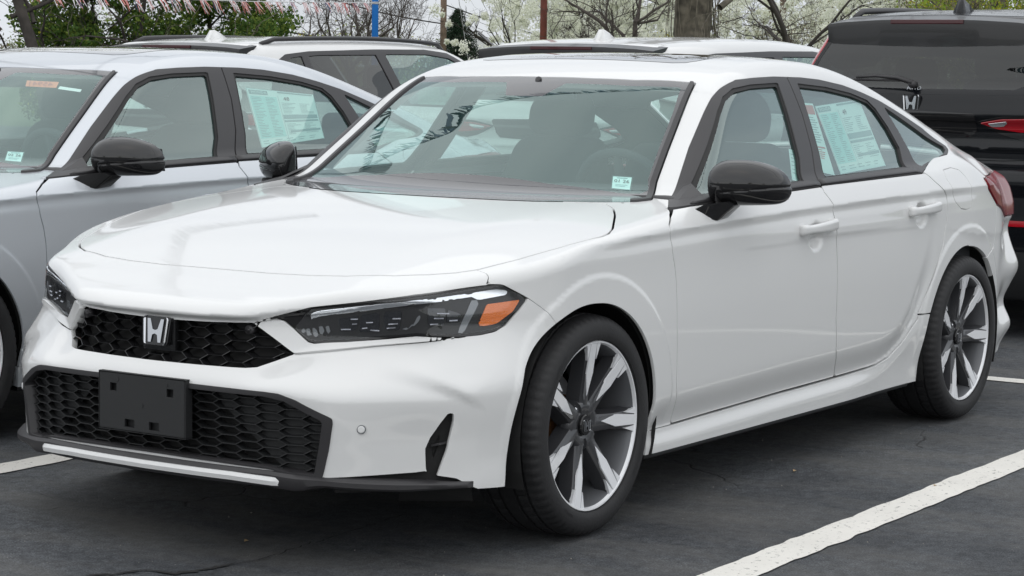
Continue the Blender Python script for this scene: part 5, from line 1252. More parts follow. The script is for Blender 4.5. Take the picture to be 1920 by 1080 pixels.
def price_sheet(parent, c4, mpg, two=True):
    R = random.Random(5); K = []
    K += [(.03, .42, .13, .86, M_PAPERT, .0006), (.03, .30, .03, .10, M_INK), (.45, .97, .02, .045, M_INK), (.45, .97, .46, .54, M_INK), (.45, .97, .565, .60, M_INK), (.50, .97, .76, .80, M_INK), (.02, .98, .995, .999, M_INK), (.02, .98, .002, .006, M_INK), (.004, .009, .0, 1, M_INK), (.99, .995, 0, 1, M_INK), (.44, .444, .1, .96, M_INK)]
    for j in range(26):
        v = .15+j*.027; K += [(.05, .05+R.uniform(.06, .16), v, v+.008, M_INK), (.25, .25+R.uniform(.05, .14), v, v+.008, M_INK)]
        if not (.44 < v < .62) and v > .22: K += [(.47, .47+R.uniform(.1, .22), v, v+.007, M_INK), (.74, .74+R.uniform(.08, .2), v, v+.007, M_INK)]
    for j in range(5): K.append((.05+.18*j, .05+.18*j+R.uniform(.08, .14), .90, .908, M_INK)); K.append((.05+.18*j, .05+.18*j+R.uniform(.06, .14), .94, .948, M_INK))
    return sticker('price_sheet', parent, c4, M_PAPER, K, [('HONDA', .175, .065, .045, M_PAPER, .22), (mpg, .56, .15, .075, M_INKBLACK, .085)], outward=1)

def kid(car, nm, k=0): return [c for c in car.children if c.name.split('.')[0] == nm][k]
def glass_of(car, door): return [c for c in kid(car, door).children if c.name.split('.')[0] == 'window_glass'][0]

gl = glass_of(sedan, 'rear_door')
price_sheet(gl, [(-1.7748, 0.6834, 1.2177), (-2.1926, 0.6601, 1.2402), (-2.1716, 0.7849, 0.9998), (-1.7454, 0.8051, 0.9826)], '49')
mk = [(.12, .9, .03, .16, M_INKRED, .001), (.2, .85, .62, .64, M_INKRED, .001)]+[(.15, .6+.3*((j*7) % 5)/5, .20+j*.035, .212+j*.035, M_INK, .001) for j in range(11)]+[(.2, .5+.3*((j*3) % 4)/4, .66+j*.03, .672+j*.03, M_INKRED, .001) for j in range(5)]
sticker('tyre_label', gl, [(-1.6927, 0.6776, 1.2296), (-1.7684, 0.6784, 1.2269), (-1.6965, 0.8062, 0.9813), (-1.6148, 0.799, 0.9926)], M_PAPER, mk)
gf = glass_of(sedan, 'front_door')
sticker('edge_label', gf, [(-1.4288, 0.7582, 1.0779), (-1.4672, 0.7613, 1.0718), (-1.395, 0.8143, 0.9698), (-1.3614, 0.8081, 0.977)], M_PAPER, [(.2, .7, .15+.12*j, .17+.12*j, M_INK, .001) for j in range(6)])
insp = lambda car, c4, txt: sticker('inspection_sticker', kid(car, 'windshield'), c4, M_PAPER, [(.0, 1, 0, .06, M_INKBLACK, .0008), (.0, 1, .95, 1, M_INKBLACK, .0008), (0, .05, 0, 1, M_INKBLACK, .0008), (.95, 1, 0, 1, M_INKBLACK, .0008), (.2, .8, .64, .67, M_INK, .001), (.2, .7, .74, .77, M_INK, .001), (.25, .75, .14, .19, M_INK, .001)], [(txt, .5, .40, .22, M_INKBLACK, .72)])
insp(sedan, [(-0.6677, 0.5212, 1.0022), (-0.687, 0.5871, 1.0002), (-0.6302, 0.6128, 0.959), (-0.6172, 0.5476, 0.9628)], '01 26')
insp(silver, [(-0.6492, 0.4676, 1.0004), (-0.6699, 0.5383, 0.9985), (-0.6233, 0.5707, 0.9613), (-0.6065, 0.4963, 0.965)], '02 26')
price_sheet(glass_of(silver, 'rear_door'), [(-1.7409, 0.6717, 1.2387), (-2.1642, 0.678, 1.2094), (-2.1273, 0.7711, 1.0305), (-1.7038, 0.7929, 1.0)], '48')
M_ORANGE = mat('orange_sticker', (.80, .22, .10), .6)
sticker('stock_sticker', kid(silver, 'windshield'), [(-0.9842, 0.2183, 1.2569), (-1.0004, 0.3761, 1.2534), (-0.9699, 0.3931, 1.2313), (-0.9527, 0.2428, 1.2347)], M_ORANGE, (), [('45941', .48, .5, .7, M_INKRED, -.75)])
sticker('blank_label', kid(silver, 'windshield'), [(-0.9802, 0.4026, 1.2376), (-0.9926, 0.5068, 1.2274), (-0.9794, 0.5115, 1.2174), (-0.966, 0.4058, 1.2275)], mat('white_label', (.85, .85, .83), .5))
TV, TF = text_mesh('AWD', ext=.05); mb = MB(); mb.add([(-3.700-z*.03, -x*.034+.0, 1.236+y*.028) for x, y, z in TV], TF); mb.build('drive_badge', M_CHROME, kid(bsuv, 'tailgate'), recalc=False)
# ------------------------------------------------------------------ trees, poles, bunting
def leafmat(name, c, var=.35, trans=.35):
    m = bpy.data.materials.new(name); m.use_nodes = True; nt = m.node_tree; n = nt.nodes; L = nt.links; n.clear()
    out = n.new('ShaderNodeOutputMaterial'); d = n.new('ShaderNodeBsdfDiffuse'); t = n.new('ShaderNodeBsdfTranslucent'); mx = n.new('ShaderNodeMixShader'); mx.inputs[0].default_value = trans
    tc = n.new('ShaderNodeTexCoord'); no = n.new('ShaderNodeTexNoise'); no.inputs['Scale'].default_value = 1.7; no.inputs['Detail'].default_value = 8; no.inputs['Roughness'].default_value = .8
    L.new(tc.outputs['Object'], no.inputs['Vector']); mr = n.new('ShaderNodeMapRange'); mr.inputs[1].default_value = .35; mr.inputs[2].default_value = .65; mr.inputs[3].default_value = 1-var; mr.inputs[4].default_value = 1+var
    L.new(no.outputs['Fac'], mr.inputs[0]); s = n.new('ShaderNodeVectorMath'); s.operation = 'SCALE'; s.inputs[0].default_value = c; L.new(mr.outputs[0], s.inputs['Scale'])
    L.new(s.outputs[0], d.inputs[0]); L.new(s.outputs[0], t.inputs[0]); L.new(d.outputs[0], mx.inputs[1]); L.new(t.outputs[0], mx.inputs[2]); L.new(mx.outputs[0], out.inputs[0])
    return m
M_IVY = leafmat('ivy_leaf', (.085, .15, .040), .5); M_IVY2 = leafmat('ivy_leaf_light', (.20, .27, .06), .4)
M_BLOS = leafmat('white_blossom', (.90, .91, .83), .10, .6); M_FRESH = leafmat('fresh_green_leaf', (.26, .36, .06), .35, .5)
M_YEL = leafmat('yellow_green_leaf', (.42, .40, .06), .3, .5); M_NEEDLE = leafmat('spruce_needle', (.028, .050, .030), .4, .1)
M_BUD = leafmat('brown_bud', (.22, .19, .12), .3, .3); M_FAR = leafmat('far_twig', (.20, .19, .15), .35, .2)
M_BARK = mat('grey_bark', (.13, .115, .09), .9, vary=(5, .6), bump=(14, .9)); M_BARKD = mat('dark_bark', (.055, .048, .042), .9, vary=(4, .4), bump=(12, .8))
M_TWIG = mat('twig_bark', (.085, .072, .064), .9)
def leaves(name, C, size, mats, parent, w=None, asp=.7, up=.0):
    """C (n,3) leaf centres; size scalar or (n,)"""
    n = len(C); sz = np.broadcast_to(np.asarray(size, float), (n,))*RNG.uniform(.65, 1.35, n)
    a = RNG.normal(size=(n, 3)); a[:, 2] = a[:, 2]*(1-up); a /= np.linalg.norm(a, axis=1)[:, None]; b = RNG.normal(size=(n, 3)); b = np.cross(a, b); b /= np.linalg.norm(b, axis=1)[:, None]
    a = a*sz[:, None]/2; b = b*sz[:, None]*asp/2
    V = np.stack([C-a, C-b*.9+a*.1, C+a, C+b*.9+a*.1], 1).reshape(-1, 3); F = np.arange(4*n).reshape(-1, 4)
    mats = mats if isinstance(mats, list) else [mats]
    me = fastmesh(name, V, F, None, mats, fm=RNG.integers(0, len(mats), n) if w is None else w)
    return link(bpy.data.objects.new(name, me), parent)
def grow(mb, p, d, L, r, depth, spread=.6, tips=None, upb=.15, nseg=4, kids=(2, 3), shrink=.72, wob=.25):
    pts = [Vector(p)]; rad = [r]; d = Vector(d).normalized()
    for i in range(nseg):
        d = (d+Vector(RNG.normal(0, wob/nseg**.5, 3))+Vector((0, 0, upb/nseg))).normalized(); pts.append(pts[-1]+d*L/nseg); rad.append(r*(1-(1-.62)*(i+1)/nseg))
    mb.tube(pts, rad, 7 if r > .06 else (5 if r > .02 else 3), cap=False)
    if tips is not None and depth <= 2: tips += [tuple(q) for q in pts[1:]]
    if depth <= 0: return
    for k in range(int(RNG.integers(kids[0], kids[1]+1))):
        t = pts[-1] if k == 0 else pts[int(RNG.integers(nseg//2, nseg+1))]
        nd = (d+Vector(RNG.normal(0, spread, 3))).normalized(); grow(mb, t, nd, L*shrink*RNG.uniform(.8, 1.15), max(rad[-1]*(.95 if k == 0 else .7), .004), depth-1, spread, tips, upb, nseg, kids, shrink, wob)
def tree(name, label, x, y, h, r, depth, mbark, leaf=None, nleaf=0, lsize=.1, jit=.25, lean=(0, 0), group=None, stems=1, spread=.55, upb=.2, trunkfrac=.3, kids=(2, 3), crown='crown'):
    t = thing(name, label, 'tree', (x, y, 0), group=group); mb = MB(); tips = []
    for s_ in range(stems):
        a = RNG.uniform(0, 6.28); off = .0 if stems == 1 else .25
        d = Vector((lean[0]+(math.cos(a)*.35 if stems > 1 else 0), lean[1]+(math.sin(a)*.35 if stems > 1 else 0), 1))
        grow(mb, (math.cos(a)*off, math.sin(a)*off, -.1), d, h*trunkfrac, r, depth, spread, tips, upb, kids=kids)
    mb.build('trunk', mbark, t, smooth=True, recalc=False)
    if leaf is not None and nleaf and tips:
        T = np.array(tips); C = T[RNG.integers(0, len(T), nleaf)]+RNG.normal(0, jit, (nleaf, 3)); C = C[C[:, 2] > .3]
        leaves(crown, C, lsize, leaf, t)
    return t
def clumps(n, box, clumpr, per, flat=1.):
    c = np.stack([RNG.uniform(*box[0], n), RNG.uniform(*box[1], n), RNG.uniform(*box[2], n)], 1)
    return (c[:, None]+RNG.normal(0, 1, (n, per, 3))*np.array([clumpr, clumpr, clumpr*flat])).reshape(-1, 3)
# the far surroundings were surveyed as bearing and distance from the lot's north-east corner
def fan(u, D):
    """u: bearing in degrees south of west, D metres from the lot corner"""
    a = math.radians(180+u); return 5.349+D*math.cos(a), 4.1385+D*math.sin(a)
def ivy():
    x0, y0 = fan(42.6, 44); t = thing('ivy_tree', 'dense dark green ivy-covered tree at the upper left, behind the silver sedan', 'tree', (x0, y0, 0))
    mb = MB(); 
    for i in range(7): grow(mb, (RNG.uniform(-2.4, 2.4), RNG.uniform(-1.5, 1.5), 0), (RNG.normal(0, .2), RNG.normal(0, .2), 1), 1.5, .09, 4, .7)
    mb.build('trunk', M_BARKD, t, recalc=False)
    # across-view axis
    a = math.radians(180+42.6); r = np.array([math.sin(a), -math.cos(a)])
    C = []
    for k in range(240):
        u = RNG.uniform(-2.55, 2.35); d = RNG.uniform(-1.6, 1.6); z = RNG.uniform(.1, 6.2-.25*u*u)
        if u > 1.9 and z > 2.6: continue
        rr = RNG.uniform(.25, .55); n = 340
        q = RNG.normal(size=(n, 3)); q /= np.linalg.norm(q, axis=1)[:, None]; q *= rr*RNG.uniform(.6, 1.0, (n, 1)); q[:, 2] *= .7
        C.append(q+[u*r[0]+d*math.cos(a), u*r[1]+d*math.sin(a), z])
    C = np.concatenate(C); leaves('crown', C, .085, [M_IVY, M_IVY, M_IVY2], t)
    mb = MB()
    for i in range(26):
        u = RNG.uniform(-2.2, 2.6); z = RNG.uniform(.8, 3.2); grow(mb, (u*r[0]-1.75*math.cos(a), u*r[1]-1.75*math.sin(a), z), (r[0]*RNG.normal(), r[1]*RNG.normal(), RNG.normal(0, .7)), .5, .011, 3, .7, None, 0, 3, (1, 2), .75, .5)
    mb.build('bare_vine', M_BARK, t, recalc=False)
ivy()
def left_tree():
    x, y = fan(46.0, 40); t = thing('leaning_tree', 'leaning dark trunk with sparse yellowish leaves in the upper left corner', 'tree', (x, y, 0))
    a = math.radians(226.0); r = Vector((math.sin(a), -math.cos(a), 0)); mb = MB(); tips = []
    mb.tube([r*.45, r*.25+Vector((0, 0, 1.2)), r*-.05+Vector((0, 0, 2.2)), r*-.5+Vector((0, 0, 3.6)), r*-.9+Vector((0, 0, 5))], [.13, .11, .10, .09, .08], 10)
    for k in range(14): grow(mb, r*RNG.uniform(-.5, .3)+Vector((0, 0, RNG.uniform(1.2, 4.5))), (r[0]*RNG.normal(), r[1]*RNG.normal(), .3), 1.0, .045, 4, .6, tips, .1)
    [grow(mb, r*-.9+Vector((0, 0, 4.9)), (math.cos(k*2), math.sin(k*2), 1), 1.6, .09, 5, .5, tips) for k in range(4)]
    mb.build('trunk', M_BARKD, t, smooth=True, recalc=False); T = np.array(tips); C = T[RNG.integers(0, len(T), 5000)]+RNG.normal(0, .25, (5000, 3)); leaves('crown', C, .07, [M_IVY2, M_YEL, M_BUD], t)
left_tree()
# bare trees
x, y = fan(37.3, 62); tree('bare_tree', 'bare multi-stemmed tree left of and behind the blue post', x, y, 6.5, .11, 7, M_TWIG, stems=5, spread=.42, trunkfrac=.22, upb=.25)
x, y = fan(39.3, 52); tree('bare_tree', 'bare branching tree just right of the ivy-covered tree', x, y, 6, .14, 7, M_TWIG, stems=3, spread=.6, trunkfrac=.22, upb=.02)
x, y = fan(36.55, 88); tree('bare_tree', 'small bare tree with brownish buds right of the blue post', x, y, 3.4, .08, 6, M_TWIG, [M_BUD, M_BUD, M_YEL], 2500, .07, .25, stems=4, spread=.5, trunkfrac=.25)
x, y = fan(38.6, 92); tree('budding_shrub', 'low yellow-green budding tree behind the bare branches', x, y, 3.6, .09, 6, M_TWIG, [M_YEL, M_BUD], 6000, .10, .35, stems=5, spread=.6, trunkfrac=.22)
# spruce
def spruce(u, D, h, w, label):
    x, y = fan(u, D); t = thing('spruce_tree', label, 'tree', (x, y, 0)); mb = MB(); mb.tube([(0, 0, 0), (0, 0, h*.98)], [.16, .02], 7); C = []
    nl = 30
    for i in range(nl):
        z = h*(.06+.92*i/nl); R_ = w*(1-z/h)**.85+.05
        for k in range(int(9+10*R_)):
            a = RNG.uniform(0, 6.28); rr = R_*RNG.uniform(.75, 1.1); e = Vector((math.cos(a)*rr, math.sin(a)*rr, z-.22*rr)); mb.tube([(0, 0, z), e], [.02, .006], 3, cap=False)
            s_ = RNG.uniform(.15, 1, 60); C.append(np.stack([e[0]*s_, e[1]*s_, z-.22*rr*s_], 1)+RNG.normal(0, .05+.03*rr, (60, 3))-[0, 0, .04])
    mb.build('trunk', M_BARKD, t, recalc=False); leaves('crown', np.concatenate(C), .13, M_NEEDLE, t, asp=.3)
spruce(35.05, 140, 5.05, 2.7, 'dark conical spruce right of the wooden utility pole')
# blossoming pears
for i, (u, D, h, lab) in enumerate([(32.95, 84, 7.0, 'white-blossoming tree just right of the spruce'), (32.2, 78, 7.5, 'white-blossoming tree behind the rusty red post'), (30.9, 88, 7.4, 'white-blossoming tree between the red post and the white roof fin'),
        (29.6, 80, 7.6, 'white-blossoming tree left of the thick old trunk'), (26.6, 92, 7.2, 'white-blossoming tree just right of the thick old trunk'), (25.2, 84, 7.6, 'white-blossoming tree behind the forked bare tree'), (23.9, 76, 6.6, 'white-blossoming tree above the black suv spoiler corner')]):
    x, y = fan(u, D); t = tree('blossoming_tree', lab, x, y, h, .13, 5, M_BARKD, None, group='white blossoming trees behind the lot', stems=3, spread=.40, trunkfrac=.26, upb=.25)
    n = 330; cc = np.stack([RNG.normal(0, 1.55, n), RNG.normal(0, 1.4, n), RNG.uniform(1.1, h*.95, n)], 1)
    q = RNG.normal(size=(n, 120, 3)); q /= np.linalg.norm(q, axis=2)[..., None]; q *= RNG.uniform(.07, .34, (n, 1, 1))*RNG.uniform(.3, 1.25, (n, 120, 1))
    leaves('crown', (cc[:, None]+q).reshape(-1, 3), .088, [M_BLOS], t, asp=.9)
# thick old trunk with vines
def old_tree():
    x, y = fan(29.05, 46); t = thing('old_tree', 'thick rugged old trunk with hanging vines behind the white hatchback', 'tree', (x, y, 0)); mb = MB(); n = 28; V = []; zs = np.linspace(-.1, 5.5, 40)
    for z in zs:
        for k in range(n):
            a = 2*math.pi*k/n; r = .34+.04*math.sin(5*a+z)+.045*math.sin(9*a-1.2*z)+.02*math.sin(23*a+3*z)+RNG.normal(0, .008)+.14*max(0, (1.0-z))**2+(.10 if z > 2.2 and math.cos(a-1) > 0 else 0)*min(1, (z-2.2))
            V.append((r*math.cos(a), r*math.sin(a), z))
    mb.add(V, [(i*n+k, i*n+(k+1) % n, (i+1)*n+(k+1) % n, (i+1)*n+k) for i in range(len(zs)-1) for k in range(n)])
    for k in range(6): grow(mb, (.12*math.cos(k), .12*math.sin(k), 5.2), (math.cos(k*1.05)*.8, math.sin(k*1.05)*.8, 1), 2.3, .20, 5, .45, None, .15)
    for k in range(9): grow(mb, (RNG.normal(0, .2), RNG.normal(0, .2), RNG.uniform(2.2, 5)), (RNG.normal(), RNG.normal(), .35), 1.4, .07, 5, .5, None, .05)
    mb.build('trunk', M_BARK, t, smooth=True, recalc=False); mb = MB()
    for k in range(40):
        a = RNG.uniform(0, 6.28); z0 = RNG.uniform(2.2, 5); mb.tube([((.46+RNG.uniform(0, .25)*j/6)*math.cos(a+RNG.normal(0, .06)), (.46+RNG.uniform(0, .2)*j/6)*math.sin(a+RNG.normal(0, .06)), z0-j*z0/6*.85) for j in range(6)], .008, 3, cap=False)
    mb.build('vine', M_BARK, t, recalc=False)
old_tree()
x, y = fan(30.2, 50); tree('bare_tree', 'bare tree with long drooping branches left of the thick old trunk', x, y, 6, .15, 7, M_TWIG, stems=2, spread=.5, trunkfrac=.24, upb=.02)
x, y = fan(27.2, 54); tree('bare_tree', 'tangled bare tree right beside the thick old trunk', x, y, 6, .10, 7, M_TWIG, [M_BUD], 2500, .05, .2, stems=4, spread=.65, trunkfrac=.2, upb=.02)
x, y = fan(25.6, 48); tree('bare_tree', 'forked bare tree with two heavy limbs above the hatchback windshield', x, y, 6.2, .12, 6, M_BARKD, stems=2, spread=.5, trunkfrac=.3, upb=.1)
x, y = fan(21.3, 44); tree('bare_tree', 'bare tree behind the black suv roof at the far right', x, y, 5.6, .12, 7, M_TWIG, [M_BUD], 2500, .05, .2, stems=3, spread=.6, trunkfrac=.22, upb=.05)
x, y = fan(30.05, 58); t = thing('forsythia_shrub', 'yellow-green flowering shrub left of the thick old trunk', 'shrub', (x, y, 0)); leaves('crown', clumps(40, ((-.45, .45), (-.45, .45), (.3, 2.1)), .16, 90), .06, [M_YEL], t)
mb = MB(); [grow(mb, (0, 0, 0), (RNG.normal(0, .4), RNG.normal(0, .4), 1), .8, .02, 3, .4) for _ in range(8)]; mb.build('stem', M_TWIG, t, recalc=False)
for u, D, lab in ((22.9, 56, 'fresh green leafy tree above the left end of the black suv roof'), (21.9, 62, 'fresh green leafy tree left of the pair of dark trunks')):
    x, y = fan(u, D); tree('leafy_tree', lab, x, y, 5.5, .12, 6, M_BARKD, [M_FRESH, M_FRESH, M_YEL], 9000, .085, .30, stems=3, spread=.5, trunkfrac=.24)
for u, D, r, lab in ((22.25, 60, .26, 'broad grey trunk behind the black suv roof'), (21.45, 62, .27, 'dark trunk close to the fin of the black suv')):
    x, y = fan(u, D); t = thing('trunk_tree', lab, 'tree', (x, y, 0)); mb = MB(); mb.tube([(0, 0, -.1), (.05, .02, 1.5), (.0, .1, 3), (.2, 0, 5.5)], [r*1.25, r, r*.95, r*.7], 14)
    for k in range(8): grow(mb, (0, .05, RNG.uniform(2.2, 5)), (RNG.normal(), RNG.normal(), .5), 1.3, .06, 4, .5)
    for k in range(4): grow(mb, (.2, 0, 5.3), (math.cos(k*1.6)*.7, math.sin(k*1.6)*.7, 1), 2.0, .14, 5, .45)
    mb.build('trunk', M_BARK, t, smooth=True, recalc=False)
# far wood: one mass of twigs and buds behind everything
def far_wood():
    C = []
    for u in np.arange(12, 58, .25):
        D = RNG.uniform(165, 200); x, y = fan(u, D); h = 4.0+1.6*math.sin(u*.9)+RNG.uniform(-.9, .9) - (2.3 if 35.2 < u < 37.2 or 33.9 < u < 34.9 else 0)
        n = 260; q = RNG.normal(size=(n, 3))*[1.4, 1.4, 0]; q[:, 2] = h*RNG.uniform(.0, 1, n)**.8; C.append(q+[x, y, 0])
    o = leaves('far_wood', np.concatenate(C), .34, [M_FAR, M_FAR, M_IVY2], None, asp=.35); tag(o, 'hazy line of brownish woodland far behind the lot', 'woodland', kind='stuff')
far_wood()
# poles
def pole(name, label, u, D, r, h, m, top=None, sides=12, cat='pole'):
    x, y = fan(u, D); t = thing(name, label, cat, (x, y, 0)); mb = MB(); mb.tube([(0, 0, -.2), (0, 0, h)], [r, r*.88], sides); mb.build('shaft', m, t, smooth=sides > 6); return t
M_BLUE = mat('blue_post_paint', (.02, .20, .62), .45); M_WOODP = mat('weathered_pole_wood', (.20, .145, .11), .85, vary=(6, .3), bump=(20, .6)); M_REDP = mat('rusty_red_post_paint', (.22, .065, .05), .6, vary=(5, .3))
M_CONC = mat('grey_concrete', (.34, .32, .29), .9, vary=(6, .2), bump=(30, .4)); M_WIRE = mat('black_cable', (.015, .015, .016), .6); M_STEEL = mat('galvanised_steel', (.42, .43, .44), .5, .5)
bp_ = pole('blue_post', 'bright blue steel post where the pennant string ends', 37.17, 36, .056, 6.5, M_BLUE)
mb = MB(); mb.tube([(0, 0, 2.30), (0, 0, 2.34)], .061, 14); mb.build('hose_clamp', M_STEEL, bp_)
up_ = pole('utility_pole', 'brown wooden utility pole left of the spruce', 35.42, 98, .145, 9.0, M_WOODP)
mb = MB(); mb.box((0, 0, 8.3), (.12, 2.2, .12), Matrix.Rotation(math.radians(35), 3, 'Z')); mb.build('crossarm', M_WOODP, up_)
pole('utility_pole', 'pale brown pole half hidden between blossoming trees', 26.75, 88, .13, 8, M_WOODP)
pole('red_post', 'rusty red steel post in front of the white blossoms', 32.85, 52, .085, 7, M_REDP)
x, y = fan(40.3, 47); t = thing('concrete_post', 'short grey concrete post beside the ivy-covered tree', 'post', (x, y, 0)); mb = MB(); mb.box((0, 0, 1.0), (.17, .17, 2.25)); mb.build('post_body', M_CONC, t, bevel=.01)
x, y = fan(40.75, 50); t = thing('utility_cabinet', 'green metal utility cabinet left of the concrete post', 'cabinet', (x, y, 0), .6); mb = MB(); mb.box((0, 0, 1.0), (.45, .6, 2.0)); mb.build('cabinet_body', mat('green_cabinet_paint', (.12, .19, .09), .6), t, bevel=.02)
mb = MB(); mb.box((.235, 0, 1.0), (.02, .50, 1.8)); mb.build('door', MATS['green_cabinet_paint'], t, bevel=.005)
def wire(label, p, q, sag, r=.012, name='power_line', m=None):
    p = Vector(p); q = Vector(q); pts = [p.lerp(q, i/24)-Vector((0, 0, sag*4*(i/24)*(1-i/24))) for i in range(25)]; mb = MB(); mb.tube(pts, r, 5); return tag(mb.build(name, m or M_WIRE, recalc=False), label, 'cable')
pu = Vector((*fan(35.42, 98), 0))
wire('black cable rising from the wooden pole towards the upper left', pu+Vector((0, 0, 3.15)), (*fan(39.8, 98), 5.0), .25, .03)
wire('black cable from the wooden pole falling right past the spruce top', pu+Vector((0, 0, 4.0)), (*fan(31, 130), 2.2), .2, .03)
wire('thick black cable crossing low behind the blue post to the wooden pole', pu+Vector((0, 0, 1.95)), (*fan(44, 98), 4.6), .5, .04)
wire('thin guy wire slanting down from the wooden pole beside the spruce', (*fan(35.1, 90), 4.6), (*fan(34.6, 90), .0), 0, .015, 'guy_wire', M_STEEL)
# small white house between the spruce and the blossoms
x, y = fan(34.55, 150); t = thing('house', 'small white gabled house glimpsed right of the spruce', 'house', (x, y, 0), math.radians(30)); mb = MB(); mb.box((0, 0, 1.25), (3.2, 2.6, 2.5)); mb.add([(-1.6, -1.3, 2.5), (-1.6, 1.3, 2.5), (-1.6, 0, 3.6), (1.6, -1.3, 2.5), (1.6, 1.3, 2.5), (1.6, 0, 3.6)], [(0, 1, 2), (3, 5, 4)]); mb.build('wall', mat('white_siding', (.7, .71, .72), .7), t)
mb = MB(); mb.add([(-1.75, -1.5, 2.4), (1.75, -1.5, 2.4), (1.75, 0, 3.7), (-1.75, 0, 3.7), (-1.75, 1.5, 2.4), (1.75, 1.5, 2.4)], [(0, 1, 2, 3), (3, 2, 5, 4)]); mb.build('roof', mat('grey_shingle', (.16, .16, .17), .9), t, recalc=False)
# pennant strings
M_PENR = mat('faded_red_foil', (.62, .20, .18), .35, .2); M_PENW = mat('white_foil', (.80, .76, .76), .35, .2); M_PENB = mat('navy_foil', (.03, .06, .16), .3, .3); M_CORD = mat('white_cord', (.7, .7, .7), .7); M_PENT = mat('teal_foil', (.02, .12, .16), .3, .3)
def bunting(label, pts, step, length, pick, strips=6, wind=(0, 0), lab2='pennant', jit=.12):
    t = thing('pennant_string', label, 'pennant string', pts[0]); o = Vector(pts[0]); P = [Vector(p)-o for p in pts]
    dense = []
    for a, b in zip(P[:-1], P[1:]): dense += [a.lerp(b, k/20) for k in range(20)]
    dense.append(P[-1]); mb = MB(); mb.tube(dense, .006, 5); mb.build('cord', M_CORD, t, recalc=False)
    s = 0; acc = step*.5
    for a, b in zip(dense[:-1], dense[1:]):
        Ls = (b-a).length
        while acc < Ls:
            p = a.lerp(b, acc/Ls); acc += step*RNG.uniform(.75, 1.25); d = (b-a).normalized(); mb = MB(); mats = pick(s); s += 1
            for k in range(strips):
                mb.cur = int(RNG.integers(0, len(mats))); w = length*.06; q = p+d*(k-strips/2)*w*1.3; tip = q+Vector((wind[0]+RNG.normal(0, length*jit), wind[1]+RNG.normal(0, length*jit), -length*RNG.uniform(.55, 1.1))); mid = q.lerp(tip, .5)+Vector(RNG.normal(0, length*.4*jit, 3))
                mb.add([q-d*w*.6, q+d*w*.6, mid+d*w*.7, tip+d*w*.3, tip-d*w*.3, mid-d*w*.7], [(0, 1, 2, 5), (5, 2, 3, 4)])
            mb.build(lab2, mats, t, recalc=False)
        acc -= Ls
    return t
z = 2.32; bx, by = fan(37.17, 36)
L1 = [(*fan(49.5, 27), 2.55), (*fan(45.5, 28.5), 2.185), (*fan(43.5, 29.5), 2.155), (*fan(40.5, 32), 2.20), (bx, by, z)]
bunting('tattered red, white and blue pennants strung from the left to the blue post', L1, .36, .18, lambda s: [[M_PENR, M_PENW], [M_PENR, M_PENR, M_PENW], [M_PENW, M_PENB, M_PENR, M_PENR]][s % 3], 11, (-.05, .06))
wire('bare white cord running on right from the blue post', (bx, by, z), (*fan(28, 40), 4.2), .1, .006, 'cord', M_CORD)
bunting('dark fringed pennants strung high across the parked cars', [(-3.9, 6.0, 5.4), (-3.1, .2, 5.0), (-2.9, -.85, 4.98), (-2.5, -1.9, 4.97), (-2.35, -2.9, 4.97), (-2.4, -3.5, 4.98), (-2.6, -4.75, 5.0)], .12, .32, lambda s: [[M_PENB, M_WIRE], [M_PENT, M_PENB], [M_WIRE]][s % 3], 4, jit=.05)
bunting('dark fringed pennants strung on from the steel post to the left', [(-2.6, -4.75, 5.0), (-5.6, -6.6, 4.4), (-11, -9.5, 5.2)], .12, .32, lambda s: [[M_PENB, M_PENT], [M_WIRE]][s % 2], 4, jit=.05)
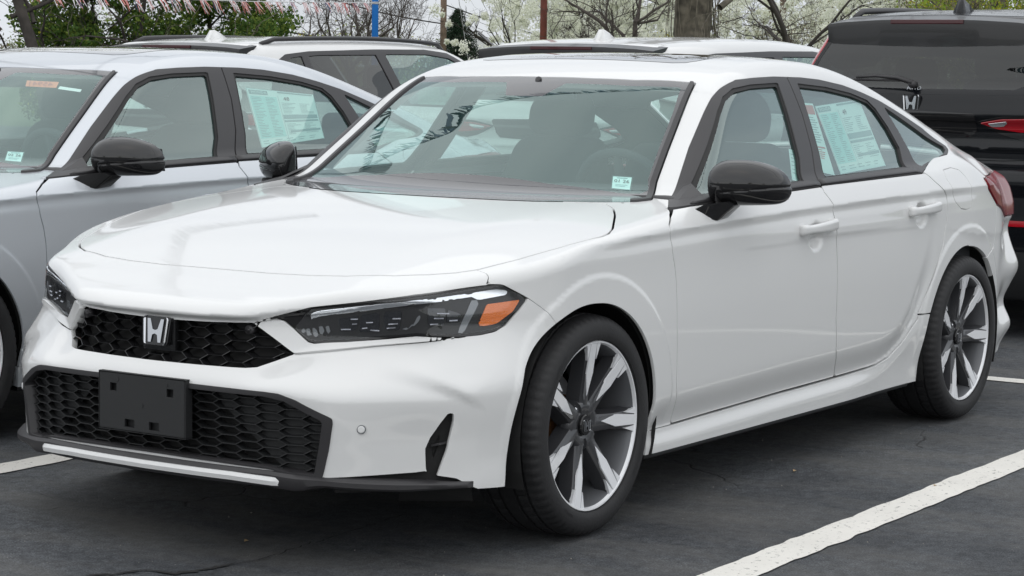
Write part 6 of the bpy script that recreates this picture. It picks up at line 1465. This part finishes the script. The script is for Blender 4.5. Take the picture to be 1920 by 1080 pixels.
for (px_, py_), lab in (((-2.6, -4.75), 'slim steel post holding the fringed pennants, left of the view'), ((-3.9, 6.0), 'slim steel post holding the fringed pennants, right of the view')):
    t = thing('steel_post', lab, 'post', (px_, py_, 0)); mb = MB(); mb.tube([(0, 0, 0), (0, 0, 5.5)], .04, 10); mb.build('shaft', M_STEEL, t, smooth=True); mb = MB(); mb.box((0, 0, .01), (.2, .2, .02)); mb.build('base_plate', M_STEEL, t)
# trees across the street, behind the photographer: they are what the paint and glass reflect
for i, a in enumerate((20, 48, 75, 100, 128, 150)):
    x = 5+55*math.cos(math.radians(a-30)); y = 6+55*math.sin(math.radians(a-30)); tree('street_tree', ['budding tree across the street, outermost on the left', 'budding tree across the street, second from the left', 'budding tree across the street, third from the left', 'budding tree across the street, third from the right', 'budding tree across the street, second from the right', 'budding tree across the street, outermost on the right'][i], x, y, 9, .2, 5, M_BARKD, [M_BUD, M_FRESH], 2500, .35, .7, stems=1, spread=.5, trunkfrac=.3, group='trees across the street')
# litter: grit and bits of leaf on the asphalt
def grit():
    n = 420; xy = np.stack([RNG.uniform(-4.5, 2.2, n), RNG.uniform(-1.6, 3.2, n)], 1); s = RNG.uniform(.0012, .0038, n); V = []; F = []
    for i, ((x, y), r) in enumerate(zip(xy, s)):
        b = len(V); V += [(x+r, y, 0), (x-r*.5, y+r*.8, 0), (x-r*.6, y-r*.7, 0), (x, y, r*1.1)]; F += [(b, b+1, b+3), (b+1, b+2, b+3), (b+2, b, b+3)]
    me = fastmesh('grit', V, F, None, [mat('pale_grit', (.20, .19, .17), .9)]); tag(link(bpy.data.objects.new('grit', me)), 'fine pale grit scattered over the asphalt', 'grit', kind='stuff')
grit()
M_DRY = mat('dry_leaf', (.38, .27, .14), .8)
for i, (x, y, s_, lab) in enumerate(((.659, .147, .012, 'small tan leaf fragment on the asphalt in front of the bumper'), (-1.303, .877, .014, 'dark leaf bit on the asphalt between the sedan and the right parking line'), (-1.35, 1.36, .012, 'tiny leaf bit lying on the right parking line'))):
    mb = MB(); mb.add([(-s_, 0, .003), (-s_*.2, s_*.6, .006), (s_, .2*s_, .004), (0, -s_*.5, .008)], [(0, 3, 2, 1)]); o = mb.build('leaf_litter', M_DRY, recalc=False); o.location = (x, y, .001); tag(o, lab, 'leaf')
